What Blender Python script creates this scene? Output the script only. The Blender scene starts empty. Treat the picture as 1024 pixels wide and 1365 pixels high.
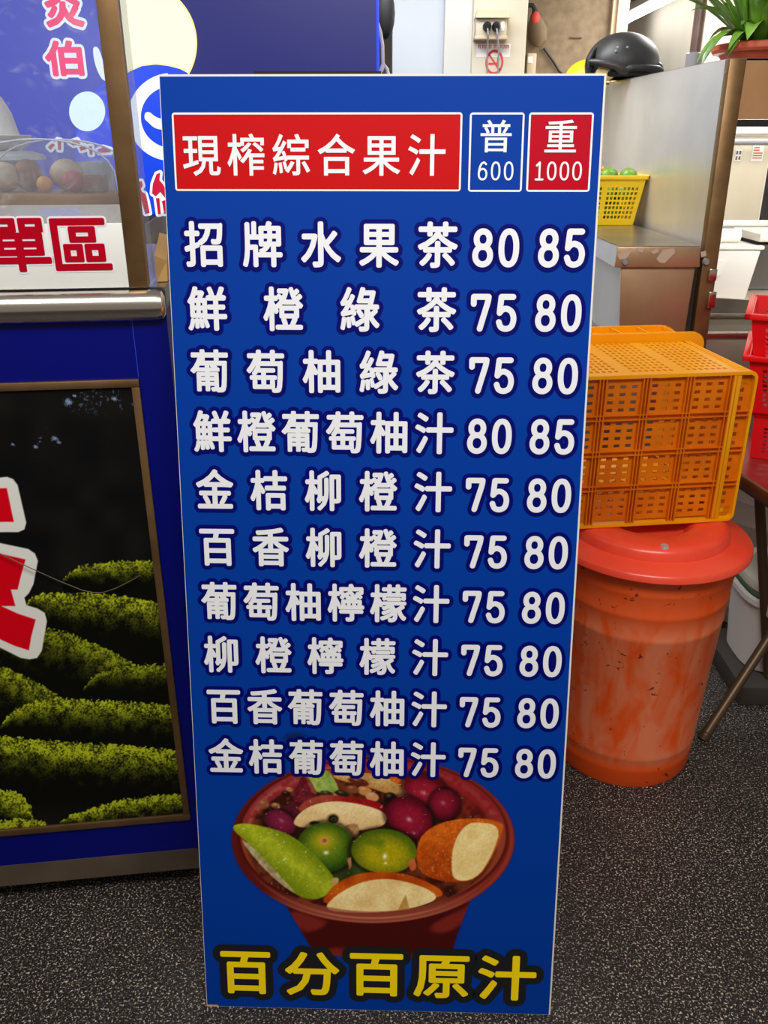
import bpy, bmesh, math, random
import numpy as np
from mathutils import Vector, Matrix
from mathutils.geometry import delaunay_2d_cdt

random.seed(7)
rng = np.random.default_rng(7)
sc = bpy.context.scene
COL = sc.collection

# ------------------------------------------------------------------ camera
F_PX, PITCH, CAM_Z = 1130.0, math.radians(23.5), 1.388
cam_d = bpy.data.cameras.new('camera')
cam = bpy.data.objects.new('camera', cam_d); COL.objects.link(cam)
cam.location = (0, 0, CAM_Z)
cam.rotation_euler = (math.pi/2 - PITCH, 0, 0)
cam_d.sensor_fit = 'VERTICAL'; cam_d.sensor_height = 36.0
cam_d.lens = 36.0 * F_PX / 1365.0
cam_d.clip_start = 0.02; cam_d.clip_end = 60
sc.camera = cam

# ------------------------------------------------------------------ colour management
sc.view_settings.view_transform = 'Standard'
sc.view_settings.look = 'None'
sc.view_settings.gamma = 1.0
sc.view_settings.use_curve_mapping = False
sc.view_settings.exposure = 0.0

# ------------------------------------------------------------------ world: the warm dim street outside
w = bpy.data.worlds.new('street'); sc.world = w
w.use_nodes = True
w.node_tree.nodes['Background'].inputs[0].default_value = (0.32, 0.275, 0.235, 1)
w.node_tree.nodes['Background'].inputs[1].default_value = 0.85

# ------------------------------------------------------------------ lamps and added fills
def area(name, loc, target, sx, sy, power, color):
    d = bpy.data.lights.new(name, 'AREA'); d.shape = 'RECTANGLE'; d.size = sx; d.size_y = sy
    d.energy = power; d.color = color
    o = bpy.data.objects.new(name, d); COL.objects.link(o); o.location = loc
    o.rotation_euler = (Vector(target) - Vector(loc)).to_track_quat('-Z', 'Y').to_euler()
    return o
area('arcade_lamp', (0.2, -0.2, 2.75), (0.15, 1.2, 0.8), 1.8, 0.6, 56, (1.0, 0.97, 0.93))
area('shop_lamp', (-0.3, 2.95, 2.55), (-0.3, 2.95, 0), 1.4, 0.4, 42, (0.95, 0.98, 1.0))
area('kitchen_lamp', (1.45, 4.7, 2.2), (1.45, 4.9, 0), 0.5, 2.0, 64, (1.0, 0.98, 0.94))
area('tub_fill', (1.5, 2.75, 1.42), (1.5, 4.2, 1.25), 0.5, 0.08, 7.5, (1.0, 0.98, 0.94))  # added fill below the shelf, source unseen, brightens tubs and sink
area('case_fill', (-1.0, 1.42, 1.74), (-0.55, 1.45, 1.25), 0.5, 0.06, 3.2, (1.0, 0.97, 0.92))  # made-up fill inside the case to lift the food
area('pier_fill', (0.45, 3.3, 2.5), (0.45, 3.9, 1.6), 0.6, 0.3, 6, (1.0, 0.98, 0.94))  # added fill without a seen source, brightens the pier the panel reflects

# ------------------------------------------------------------------ helpers
def s2l(c):
    out = []
    for v in c[:3]:
        v /= 255.0
        out.append(v/12.92 if v <= 0.04045 else ((v+0.055)/1.055)**2.4)
    return (*out, 1.0)

_R = np.array([1.0, 0, 0]); _F = np.array([0, math.cos(PITCH), -math.sin(PITCH)])
_U = np.array([0, math.sin(PITCH), math.cos(PITCH)]); _C = np.array([0, 0, CAM_Z])
def ray(x, y):
    return _F + _R*(x-512)/F_PX + _U*(682.5-y)/F_PX
def at(x, y, Y):                       # measured point of the photo at depth Y
    d = ray(x, y); return Vector(_C + d*Y/d[1])
def atz(x, y, Z):
    d = ray(x, y); return Vector(_C + d*(Z-CAM_Z)/d[2])

def tag(o, label=None, cat=None, group=None, kind=None):
    if label: o['label'] = label
    if cat: o['category'] = cat
    if group: o['group'] = group
    if kind: o['kind'] = kind
    return o
def empty(name, loc, label, cat, rz=0.0, group=None):
    o = bpy.data.objects.new(name, None); COL.objects.link(o)
    o.location = loc; o.rotation_euler = (0, 0, rz); o.empty_display_size = 0.05
    return tag(o, label, cat, group)

class MB:
    """collects shapes into one mesh"""
    def __init__(s): s.v = []; s.f = []; s.m = []; s.smooth = []
    def add(s, verts, faces, mi=0, smooth=False, M=None):
        b = len(s.v)
        for p in verts:
            p = Vector(p)
            s.v.append(M @ p if M is not None else p)
        for f in faces:
            s.f.append([b+i for i in f]); s.m.append(mi); s.smooth.append(smooth)
        return s
    def bm(s, bm, mi=0, smooth=False, M=None):
        bm.verts.ensure_lookup_table(); bm.verts.index_update()
        s.add([v.co.copy() for v in bm.verts], [[v.index for v in f.verts] for f in bm.faces], mi, smooth, M)
        bm.free(); return s
    def box(s, lo, hi, bev=0.0, mi=0, M=None, seg=2):
        bm = bmesh.new(); bmesh.ops.create_cube(bm, size=1)
        for v in bm.verts:
            v.co = Vector([(lo[i]+hi[i])/2 + v.co[i]*(hi[i]-lo[i]) for i in range(3)])
        if bev > 0:
            bmesh.ops.bevel(bm, geom=bm.edges[:], offset=bev, segments=seg, affect='EDGES', profile=0.5)
        return s.bm(bm, mi, bev > 0, M)
    def hexa(s, b, t, mi=0, bev=0.0, M=None):      # 4 bottom + 4 top points
        bm = bmesh.new(); vs = [bm.verts.new(p) for p in list(b)+list(t)]
        for f in ([3,2,1,0],[4,5,6,7],[0,1,5,4],[1,2,6,5],[2,3,7,6],[3,0,4,7]): bm.faces.new([vs[i] for i in f])
        if bev > 0: bmesh.ops.bevel(bm, geom=bm.edges[:], offset=bev, segments=2, affect='EDGES', profile=0.5)
        return s.bm(bm, mi, bev > 0, M)
    def tube(s, pts, r, n=10, mi=0, caps=True, M=None):
        pts = [Vector(p) for p in pts]; rs = r if isinstance(r, (list, tuple)) else [r]*len(pts)
        V = []; Fc = []
        up = None
        for i, p in enumerate(pts):
            a = pts[max(i-1, 0)]; b = pts[min(i+1, len(pts)-1)]
            t = (b-a).normalized()
            if up is None:
                up = Vector((0, 0, 1)) if abs(t.z) < 0.9 else Vector((1, 0, 0))
            u = (up - t*up.dot(t)).normalized(); up = u; q = t.cross(u)
            for k in range(n):
                an = 2*math.pi*k/n
                V.append(p + (u*math.cos(an)+q*math.sin(an))*rs[i])
        for i in range(len(pts)-1):
            for k in range(n):
                Fc.append([i*n+k, i*n+(k+1) % n, (i+1)*n+(k+1) % n, (i+1)*n+k])
        if caps:
            Fc.append(list(range(n-1, -1, -1))); Fc.append([(len(pts)-1)*n+k for k in range(n)])
        return s.add(V, Fc, mi, True, M)
    def lathe(s, prof, n=48, mi=0, M=None, wob=None):
        V = []; Fc = []
        for (r, z) in prof:
            for k in range(n):
                an = 2*math.pi*k/n
                V.append((r*math.cos(an), r*math.sin(an), z))
        for i in range(len(prof)-1):
            for k in range(n):
                Fc.append([i*n+k, i*n+(k+1) % n, (i+1)*n+(k+1) % n, (i+1)*n+k])
        return s.add(V, Fc, mi, True, M)
    def sphere(s, c, r, sc3=(1, 1, 1), n=20, mi=0, M=None):
        bm = bmesh.new(); bmesh.ops.create_uvsphere(bm, u_segments=n, v_segments=max(8, n//2), radius=r)
        for v in bm.verts: v.co = Vector([v.co[i]*sc3[i]+c[i] for i in range(3)])
        return s.bm(bm, mi, True, M)
    def perf(s, quad, xs, ys, hole, th, mi=0):
        """perforated plate on a quad (p00,p10,p11,p01); xs, ys in 0..1; hole(i,j) -> open cell"""
        p00, p10, p11, p01 = [Vector(p) for p in quad]
        nrm = (p10-p00).cross(p01-p00).normalized()*th
        nx, ny = len(xs), len(ys)
        V = []
        for lay in (0, 1):
            for y in ys:
                for x in xs:
                    p = p00*(1-x)*(1-y)+p10*x*(1-y)+p11*x*y+p01*(1-x)*y
                    V.append(p - nrm*lay)
        N = nx*ny
        def idx(i, j, l): return l*N+j*nx+i
        op = lambda i, j: i < 0 or j < 0 or i >= nx-1 or j >= ny-1 or hole(i, j)
        Fc = []
        for j in range(ny-1):
            for i in range(nx-1):
                if op(i, j): continue
                Fc.append([idx(i, j, 0), idx(i+1, j, 0), idx(i+1, j+1, 0), idx(i, j+1, 0)])
                Fc.append([idx(i, j+1, 1), idx(i+1, j+1, 1), idx(i+1, j, 1), idx(i, j, 1)])
                if op(i-1, j): Fc.append([idx(i, j, 0), idx(i, j+1, 0), idx(i, j+1, 1), idx(i, j, 1)])
                if op(i+1, j): Fc.append([idx(i+1, j+1, 0), idx(i+1, j, 0), idx(i+1, j, 1), idx(i+1, j+1, 1)])
                if op(i, j-1): Fc.append([idx(i+1, j, 0), idx(i, j, 0), idx(i, j, 1), idx(i+1, j, 1)])
                if op(i, j+1): Fc.append([idx(i, j+1, 0), idx(i+1, j+1, 0), idx(i+1, j+1, 1), idx(i, j+1, 1)])
        return s.add(V, Fc, mi)
    def build(s, name, mats, parent=None, label=None, cat=None, group=None, kind=None, loc=None, recalc=True):
        me = bpy.data.meshes.new(name)
        me.from_pydata([tuple(v) for v in s.v], [], s.f)
        if not isinstance(mats, (list, tuple)): mats = [mats]
        for m in mats: me.materials.append(m)
        me.polygons.foreach_set('material_index', s.m)
        me.polygons.foreach_set('use_smooth', s.smooth)
        me.update()
        if recalc:
            bm = bmesh.new(); bm.from_mesh(me); bmesh.ops.recalc_face_normals(bm, faces=bm.faces[:]); bm.to_mesh(me); bm.free()
        if any(s.smooth):
            me.set_sharp_from_angle(angle=math.radians(40))
        o = bpy.data.objects.new(name, me); COL.objects.link(o)
        if parent: o.parent = parent
        if loc is not None: o.location = loc
        return tag(o, label, cat, group, kind)

def dup(root, loc, rz=None, label=None, group=None):
    r = root.copy(); COL.objects.link(r); r.location = loc
    if rz is not None: r.rotation_euler = (0, 0, rz)
    if label: r['label'] = label
    if group: r['group'] = group
    for ch in list(root.children):
        c = ch.copy(); COL.objects.link(c); c.parent = r
        for g in ch.children:
            d = g.copy(); COL.objects.link(d); d.parent = c
    return r

# ------------------------------------------------------------------ materials
def mat(name, col, rough=0.5, metal=0.0, spec=0.5, var=None, vscale=8.0, bump=0.0, bscale=60.0, vamt=0.5,
        emit=None, estr=1.0, detail=4.0, stretch=(1, 1, 1), thr=None):
    m = bpy.data.materials.new(name); m.use_nodes = True
    nt = m.node_tree; b = nt.nodes['Principled BSDF']
    b.inputs['Base Color'].default_value = s2l(col)
    b.inputs['Roughness'].default_value = rough
    b.inputs['Metallic'].default_value = metal
    b.inputs['Specular IOR Level'].default_value = spec
    if emit is not None:
        b.inputs['Emission Color'].default_value = s2l(emit); b.inputs['Emission Strength'].default_value = estr
    tc = nt.nodes.new('ShaderNodeTexCoord'); mp = nt.nodes.new('ShaderNodeMapping')
    mp.inputs['Scale'].default_value = stretch
    nt.links.new(tc.outputs['Object'], mp.inputs['Vector'])
    if var is not None:
        n = nt.nodes.new('ShaderNodeTexNoise'); n.inputs['Scale'].default_value = vscale; n.inputs['Detail'].default_value = detail
        nt.links.new(mp.outputs[0], n.inputs['Vector'])
        r = nt.nodes.new('ShaderNodeValToRGB')
        lo, hi = thr if thr else (0.5-vamt*0.4, 0.5+vamt*0.4)
        r.color_ramp.elements[0].position = lo; r.color_ramp.elements[1].position = hi
        r.color_ramp.elements[0].color = s2l(col); r.color_ramp.elements[1].color = s2l(var)
        nt.links.new(n.outputs['Fac'], r.inputs['Fac'])
        nt.links.new(r.outputs['Color'], b.inputs['Base Color'])
    if bump > 0:
        n2 = nt.nodes.new('ShaderNodeTexNoise'); n2.inputs['Scale'].default_value = bscale; n2.inputs['Detail'].default_value = 3
        nt.links.new(mp.outputs[0], n2.inputs['Vector'])
        bp = nt.nodes.new('ShaderNodeBump'); bp.inputs['Strength'].default_value = bump; bp.inputs['Distance'].default_value = 0.002
        nt.links.new(n2.outputs['Fac'], bp.inputs['Height']); nt.links.new(bp.outputs['Normal'], b.inputs['Normal'])
    return m
def see_through_light(m, col, f):
    nt = m.node_tree; out = nt.nodes['Material Output']; b = nt.nodes['Principled BSDF']
    t = nt.nodes.new('ShaderNodeBsdfTranslucent'); t.inputs[0].default_value = s2l(col)
    mx = nt.nodes.new('ShaderNodeMixShader'); mx.inputs[0].default_value = f
    nt.links.new(b.outputs[0], mx.inputs[1]); nt.links.new(t.outputs[0], mx.inputs[2]); nt.links.new(mx.outputs[0], out.inputs['Surface'])
    return m
def emis(name, col, st):
    m = bpy.data.materials.new(name); m.use_nodes = True; nt = m.node_tree
    b = nt.nodes['Principled BSDF']; b.inputs['Base Color'].default_value = s2l([c*0.6 for c in col])
    b.inputs['Roughness'].default_value = 0.35
    b.inputs['Emission Color'].default_value = s2l(col); b.inputs['Emission Strength'].default_value = st
    return m
def clear(name, tint, haze, gloss=0.08, scratch=0.0):
    m = bpy.data.materials.new(name); m.use_nodes = True; nt = m.node_tree
    for n in list(nt.nodes): nt.nodes.remove(n)
    out = nt.nodes.new('ShaderNodeOutputMaterial')
    tr = nt.nodes.new('ShaderNodeBsdfTransparent'); tr.inputs[0].default_value = s2l(tint)
    df = nt.nodes.new('ShaderNodeBsdfDiffuse'); df.inputs[0].default_value = (0.9, 0.9, 0.92, 1)
    gl = nt.nodes.new('ShaderNodeBsdfGlossy'); gl.inputs['Roughness'].default_value = 0.06
    m1 = nt.nodes.new('ShaderNodeMixShader'); m1.inputs[0].default_value = haze
    nt.links.new(tr.outputs[0], m1.inputs[1]); nt.links.new(df.outputs[0], m1.inputs[2])
    if scratch > 0:
        tc = nt.nodes.new('ShaderNodeTexCoord')
        n = nt.nodes.new('ShaderNodeTexNoise'); n.inputs['Scale'].default_value = 26; n.inputs['Detail'].default_value = 6
        n.inputs['Distortion'].default_value = 2.5
        nt.links.new(tc.outputs['Object'], n.inputs['Vector'])
        r = nt.nodes.new('ShaderNodeValToRGB')
        r.color_ramp.elements[0].position = 0.55; r.color_ramp.elements[0].color = (haze, haze, haze, 1)
        e = r.color_ramp.elements[1]; e.position = 0.8; e.color = (haze+scratch,)*3+(1,)
        nt.links.new(n.outputs['Fac'], r.inputs['Fac']); nt.links.new(r.outputs['Color'], m1.inputs[0])
    m2 = nt.nodes.new('ShaderNodeMixShader'); m2.inputs[0].default_value = gloss
    nt.links.new(m1.outputs[0], m2.inputs[1]); nt.links.new(gl.outputs[0], m2.inputs[2])
    nt.links.new(m2.outputs[0], out.inputs['Surface'])
    return m

M = {}
M['blue'] = mat('sign_blue', (0, 57, 154), 0.55, spec=0.08)
M['navy'] = mat('outline_navy', (2, 8, 104), 0.5, spec=0.08)
M['white'] = mat('vinyl_white', (232, 235, 240), 0.5, spec=0.15)
M['red'] = mat('vinyl_red', (192, 10, 16), 0.5, spec=0.08)
M['crimson'] = mat('vinyl_crimson', (180, 0, 30), 0.5, spec=0.08)
M['yellow_v'] = mat('vinyl_yellow', (255, 224, 10), 0.45, spec=0.2)
M['black_v'] = mat('vinyl_black', (24, 25, 30), 0.5, spec=0.3)
M['board'] = mat('foam_board', (226, 222, 214), 0.7)
M['steel'] = mat('stainless', (190, 186, 180), 0.3, 1.0, var=(150, 146, 140), vscale=5, bump=0.06, bscale=90)
M['steel_b'] = mat('stainless_brushed', (188, 158, 126), 0.42, 0.6, var=(166, 134, 102), vscale=6, bump=0.03, bscale=60)  # street's brown reflection put into the steel's base colour
M['galv'] = mat('galvanised', (244, 247, 250), 0.32, 0.74, var=(214, 218, 224), vscale=2.6, bump=0.2, bscale=70, detail=8)
M['rail'] = mat('polished_rail', (205, 200, 192), 0.2, 1.0)
M['frame'] = mat('brushed_frame', (146, 116, 80), 0.4, 0.8, var=(120, 92, 60), vscale=14)  # brown stands for the warm street mirrored in the steel
M['counter_blue'] = mat('counter_blue', (0, 8, 112), 0.35, spec=0.22)
M['plinth'] = mat('plinth_metal', (120, 106, 90), 0.5, 0.5, var=(96, 84, 70), vscale=6)
M['panel_white'] = mat('panel_white', (232, 234, 230), 0.4)
M['dark'] = mat('gap_shade_black', (16, 14, 13), 0.8)
M['black'] = mat('black_plastic', (26, 27, 29), 0.45, var=(46, 47, 50), vscale=12)
M['rubber'] = mat('black_rubber', (20, 20, 22), 0.6)
M['orange'] = see_through_light(mat('orange_crate', (255, 186, 6), 0.36, var=(250, 168, 0), vscale=7), (255, 170, 0), 0.25)
M['orange_shade'] = see_through_light(mat('orange_crate_shade', (240, 138, 4), 0.42, var=(214, 108, 2), vscale=9), (255, 150, 0), 0.25)  # same crate plastic, darkened for the dimmer side facing the viewer
M['yellow'] = mat('yellow_basket', (250, 206, 8), 0.35)
M['redp'] = mat('red_basket', (226, 8, 22), 0.34)
M['lid'] = mat('bin_lid', (232, 58, 34), 0.3, var=(240, 84, 56), vscale=6, bump=0.03, bscale=30)
M['white_p'] = mat('white_plastic', (226, 222, 216), 0.42)
M['cream'] = mat('cream_paint', (204, 196, 176), 0.6, var=(194, 184, 162), vscale=4)
M['wallw'] = mat('white_wall', (236, 232, 222), 0.75, var=(224, 218, 206), vscale=1.5)
M['wallblue'] = mat('pale_wall', (196, 203, 210), 0.7, var=(186, 192, 198), vscale=2.5)
M['pier'] = mat('pier_wall', (206, 208, 206), 0.7, var=(198, 196, 188), vscale=3)
M['beige'] = mat('beige_wall', (136, 118, 94), 0.85, var=(112, 95, 74), vscale=24, bump=0.4, bscale=30, detail=6)
M['trim'] = mat('beige_trim', (196, 176, 148), 0.6)
M['wood'] = mat('tan_wood', (168, 128, 84), 0.6, var=(140, 102, 64), vscale=10, stretch=(1, 8, 8))
M['table'] = mat('table_top', (140, 34, 32), 0.32, var=(126, 28, 26), vscale=8)
M['bronze'] = mat('bronze_metal', (112, 66, 32), 0.3, 0.5, var=(84, 46, 20), vscale=12)
M['bronze_d'] = mat('bronze_leg', (92, 72, 54), 0.4, 0.5)
M['terracotta'] = mat('terracotta', (176, 62, 42), 0.5, var=(196, 92, 52), vscale=9)
M['leaf'] = mat('leaf_green', (46, 96, 18), 0.35, var=(120, 164, 50), vscale=14)
M['lime'] = mat('lime_green', (120, 160, 40), 0.4, var=(84, 130, 30), vscale=30)
M['lemon'] = mat('lemon_yellow', (240, 196, 20), 0.45)
M['paper'] = mat('paper', (232, 228, 222), 0.8)
M['ink'] = mat('grey_ink', (110, 104, 104), 0.8)
M['pink_ink'] = mat('red_ink', (206, 66, 58), 0.7)
M['gray_p'] = mat('grey_plastic', (142, 142, 146), 0.45)
M['green_p'] = mat('green_plastic', (96, 128, 88), 0.45)
M['card'] = mat('cardboard', (214, 176, 112), 0.8, var=(196, 156, 94), vscale=12)
M['glass'] = clear('case_glass', (240, 244, 250), 0.045, 0.045, 0.12)
M['acrylic'] = clear('acrylic', (236, 240, 246), 0.12, 0.06, 0.10)
M['clamshell'] = clear('clear_plastic', (238, 240, 242), 0.10, 0.10, 0.18)
M['acrylic_f'] = clear('frosted_acrylic', (232, 236, 238), 0.30, 0.05, 0.20)
M['lb_navy'] = emis('board_navy', (30, 36, 142), 0.42)
M['lb_left'] = emis('lightbox_left', (36, 62, 200), 0.75)
M['lb_blue'] = emis('lightbox_blue', (0, 66, 232), 0.9)
M['lb_moon'] = emis('lightbox_moon', (255, 248, 206), 1.05)
M['lb_moon_edge'] = emis('lightbox_moon_edge', (255, 240, 140), 1.0)
M['lb_white'] = emis('lightbox_white', (240, 248, 255), 1.0)
M['lb_pink'] = emis('lightbox_pink', (255, 20, 108), 1.0)
M['lb_red'] = emis('lightbox_red', (214, 10, 60), 0.8)
M['tube'] = emis('tube_light', (255, 252, 245), 9.0)

def floor_mat():
    m = bpy.data.materials.new('speckled_floor'); m.use_nodes = True; nt = m.node_tree; b = nt.nodes['Principled BSDF']
    tc = nt.nodes.new('ShaderNodeTexCoord')
    n1 = nt.nodes.new('ShaderNodeTexNoise'); n1.inputs['Scale'].default_value = 270; n1.inputs['Detail'].default_value = 1.5; n1.inputs['Distortion'].default_value = 0.6
    r1 = nt.nodes.new('ShaderNodeValToRGB')
    e = r1.color_ramp.elements
    e[0].position = 0.47; e[0].color = s2l((25, 23, 22))
    e[1].position = 0.72; e[1].color = s2l((226, 212, 196))
    k = e.new(0.58); k.color = s2l((66, 60, 56))
    n2 = nt.nodes.new('ShaderNodeTexNoise'); n2.inputs['Scale'].default_value = 2.2; n2.inputs['Detail'].default_value = 3
    r2 = nt.nodes.new('ShaderNodeValToRGB'); r2.color_ramp.elements[0].color = (0.62, 0.6, 0.6, 1); r2.color_ramp.elements[0].position = 0.3
    r2.color_ramp.elements[1].position = 0.7
    mx = nt.nodes.new('ShaderNodeMix'); mx.data_type = 'RGBA'; mx.blend_type = 'MULTIPLY'; mx.inputs[0].default_value = 1
    nt.links.new(tc.outputs['Object'], n1.inputs['Vector']); nt.links.new(tc.outputs['Object'], n2.inputs['Vector'])
    nt.links.new(n1.outputs['Fac'], r1.inputs['Fac']); nt.links.new(n2.outputs['Fac'], r2.inputs['Fac'])
    nt.links.new(r1.outputs['Color'], mx.inputs[6]); nt.links.new(r2.outputs['Color'], mx.inputs[7])
    nt.links.new(mx.outputs[2], b.inputs['Base Color'])
    b.inputs['Roughness'].default_value = 0.55
    bp = nt.nodes.new('ShaderNodeBump'); bp.inputs['Strength'].default_value = 0.5; bp.inputs['Distance'].default_value = 0.002
    nt.links.new(n1.outputs['Fac'], bp.inputs['Height']); nt.links.new(bp.outputs['Normal'], b.inputs['Normal'])
    return m
M['floor'] = floor_mat()

def bin_mat():
    m = bpy.data.materials.new('scuffed_bin'); m.use_nodes = True; nt = m.node_tree; b = nt.nodes['Principled BSDF']
    tc = nt.nodes.new('ShaderNodeTexCoord'); mp = nt.nodes.new('ShaderNodeMapping'); mp.inputs['Scale'].default_value = (1, 1, 0.35)
    nt.links.new(tc.outputs['Object'], mp.inputs['Vector'])
    n1 = nt.nodes.new('ShaderNodeTexNoise'); n1.inputs['Scale'].default_value = 19; n1.inputs['Detail'].default_value = 7; n1.inputs['Distortion'].default_value = 0.8
    nt.links.new(mp.outputs[0], n1.inputs['Vector'])
    r1 = nt.nodes.new('ShaderNodeValToRGB'); e = r1.color_ramp.elements
    e[0].position = 0.34; e[0].color = s2l((238, 86, 16)); e[1].position = 0.58; e[1].color = s2l((236, 130, 88))
    nt.links.new(n1.outputs['Fac'], r1.inputs['Fac'])
    # the scuffed belt keeps between the moulded rings
    sp = nt.nodes.new('ShaderNodeSeparateXYZ'); nt.links.new(tc.outputs['Object'], sp.inputs[0])
    rb = nt.nodes.new('ShaderNodeValToRGB'); q = rb.color_ramp.elements
    q[0].position = 0.09; q[0].color = (0, 0, 0, 1); q[1].position = 0.14; q[1].color = (1, 1, 1, 1)
    q2 = q.new(0.72); q2.color = (1, 1, 1, 1); q3 = q.new(0.80); q3.color = (0.22, 0.22, 0.22, 1)
    dv = nt.nodes.new('ShaderNodeMath'); dv.operation = 'DIVIDE'; dv.inputs[1].default_value = 0.585
    nt.links.new(sp.outputs[2], dv.inputs[0]); nt.links.new(dv.outputs[0], rb.inputs['Fac'])
    mx = nt.nodes.new('ShaderNodeMix'); mx.data_type = 'RGBA'
    nt.links.new(rb.outputs['Color'], mx.inputs[0]); mx.inputs[6].default_value = s2l((240, 84, 14))
    nt.links.new(r1.outputs['Color'], mx.inputs[7])
    n3 = nt.nodes.new('ShaderNodeTexNoise'); n3.inputs['Scale'].default_value = 34; n3.inputs['Detail'].default_value = 7; n3.inputs['Distortion'].default_value = 1.6
    nt.links.new(tc.outputs['Object'], n3.inputs['Vector'])
    r3 = nt.nodes.new('ShaderNodeValToRGB'); r3.color_ramp.elements[0].position = 0.665; r3.color_ramp.elements[0].color = (1, 1, 1, 1)
    r3.color_ramp.elements[1].position = 0.70; r3.color_ramp.elements[1].color = (0.22, 0.15, 0.12, 1)
    nt.links.new(n3.outputs['Fac'], r3.inputs['Fac'])
    m2 = nt.nodes.new('ShaderNodeMix'); m2.data_type = 'RGBA'; m2.blend_type = 'MULTIPLY'; m2.inputs[0].default_value = 1
    nt.links.new(mx.outputs[2], m2.inputs[6]); nt.links.new(r3.outputs['Color'], m2.inputs[7])
    nt.links.new(m2.outputs[2], b.inputs['Base Color']); b.inputs['Roughness'].default_value = 0.42
    return m
M['bin'] = bin_mat()

def print_mat(name, base, rough=0.42, grain=0.0, gscale=400):
    """a printed picture: colours per point of the print, over the board's own colour"""
    m = bpy.data.materials.new(name); m.use_nodes = True; nt = m.node_tree; b = nt.nodes['Principled BSDF']
    a = nt.nodes.new('ShaderNodeAttribute'); a.attribute_name = 'print'
    mx = nt.nodes.new('ShaderNodeMix'); mx.data_type = 'RGBA'
    nt.links.new(a.outputs['Alpha'], mx.inputs[0]); mx.inputs[6].default_value = s2l(base)
    nt.links.new(a.outputs['Color'], mx.inputs[7])
    nt.links.new(mx.outputs[2], b.inputs['Base Color'])
    b.inputs['Roughness'].default_value = rough; b.inputs['Specular IOR Level'].default_value = 0.08
    return m

# ------------------------------------------------------------------ lettering
_gc = {}
def glyph(ch, off=0.0):
    key = (ch, off)
    if key in _gc: return _gc[key]
    cu = bpy.data.curves.new('lettering', 'FONT'); cu.body = ch; cu.resolution_u = 3; cu.offset = off
    o = bpy.data.objects.new('lettering', cu); COL.objects.link(o)
    dg = bpy.context.evaluated_depsgraph_get(); dg.update()
    me = bpy.data.meshes.new_from_object(o.evaluated_get(dg))
    bm = bmesh.new(); bm.from_mesh(me)
    bmesh.ops.remove_doubles(bm, verts=bm.verts[:], dist=1e-4)
    bm.verts.index_update()
    V = np.array([v.co[:2] for v in bm.verts]); Fa = [[v.index for v in f.verts] for f in bm.faces]
    E = np.array([[e.verts[0].index, e.verts[1].index] for e in bm.edges if len(e.link_faces) == 1])
    bm.free(); bpy.data.meshes.remove(me); bpy.data.objects.remove(o); bpy.data.curves.remove(cu)
    _gc[key] = (V, Fa, E); return _gc[key]
NO_R = 14; _cdt = {}
def stroke_out(V, Fa, E, r):
    """the outline grown by r with round joins: flat 2-D verts and faces"""
    vs = [V]; fs = list(Fa); n = len(V)
    if r > 0 and len(E):
        A = V[E[:, 0]]; B = V[E[:, 1]]; d = B-A; L = np.linalg.norm(d, axis=1, keepdims=True); L[L == 0] = 1
        nn = np.stack([-d[:, 1], d[:, 0]], 1)/L*r
        q = np.stack([A+nn, A-nn, B-nn, B+nn], 1).reshape(-1, 2)
        vs.append(q); fs += [[n+4*i, n+4*i+1, n+4*i+2, n+4*i+3] for i in range(len(A))]; n += len(q)
        ids = np.unique(E); P = V[ids]
        an = np.arange(NO_R)*2*math.pi/NO_R
        c = P[:, None, :]+np.stack([np.cos(an), np.sin(an)], 1)[None]*r
        vs.append(c.reshape(-1, 2)); fs += [[n+NO_R*i+k for k in range(NO_R)] for i in range(len(P))]
    V2 = np.concatenate(vs)
    if r <= 0: return V2, fs
    c0 = V2.mean(0); sc_ = 1.0/max(1e-9, np.ptp(V2, axis=0).max())
    good = []
    for q in fs:
        p = (V2[q]-c0)*sc_; ar = 0.5*float(np.sum(p[:, 0]*np.roll(p[:, 1], -1)-np.roll(p[:, 0], -1)*p[:, 1]))
        if abs(ar) > 2e-6: good.append(list(q) if ar > 0 else list(q)[::-1])
    fs = good
    key = (np.round((V2-c0)*1e5).astype(int).tobytes(), len(fs))
    if key not in _cdt:
        ov, oe, of, _a, _b, src = delaunay_2d_cdt([Vector(p) for p in (V2-c0)*sc_], [], fs, 0, 1e-5)
        _cdt[key] = (np.array([tuple(p) for p in ov])/sc_, [list(f) for f, q in zip(of, src) if len(q)])
    return _cdt[key][0]+c0, _cdt[key][1]
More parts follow.
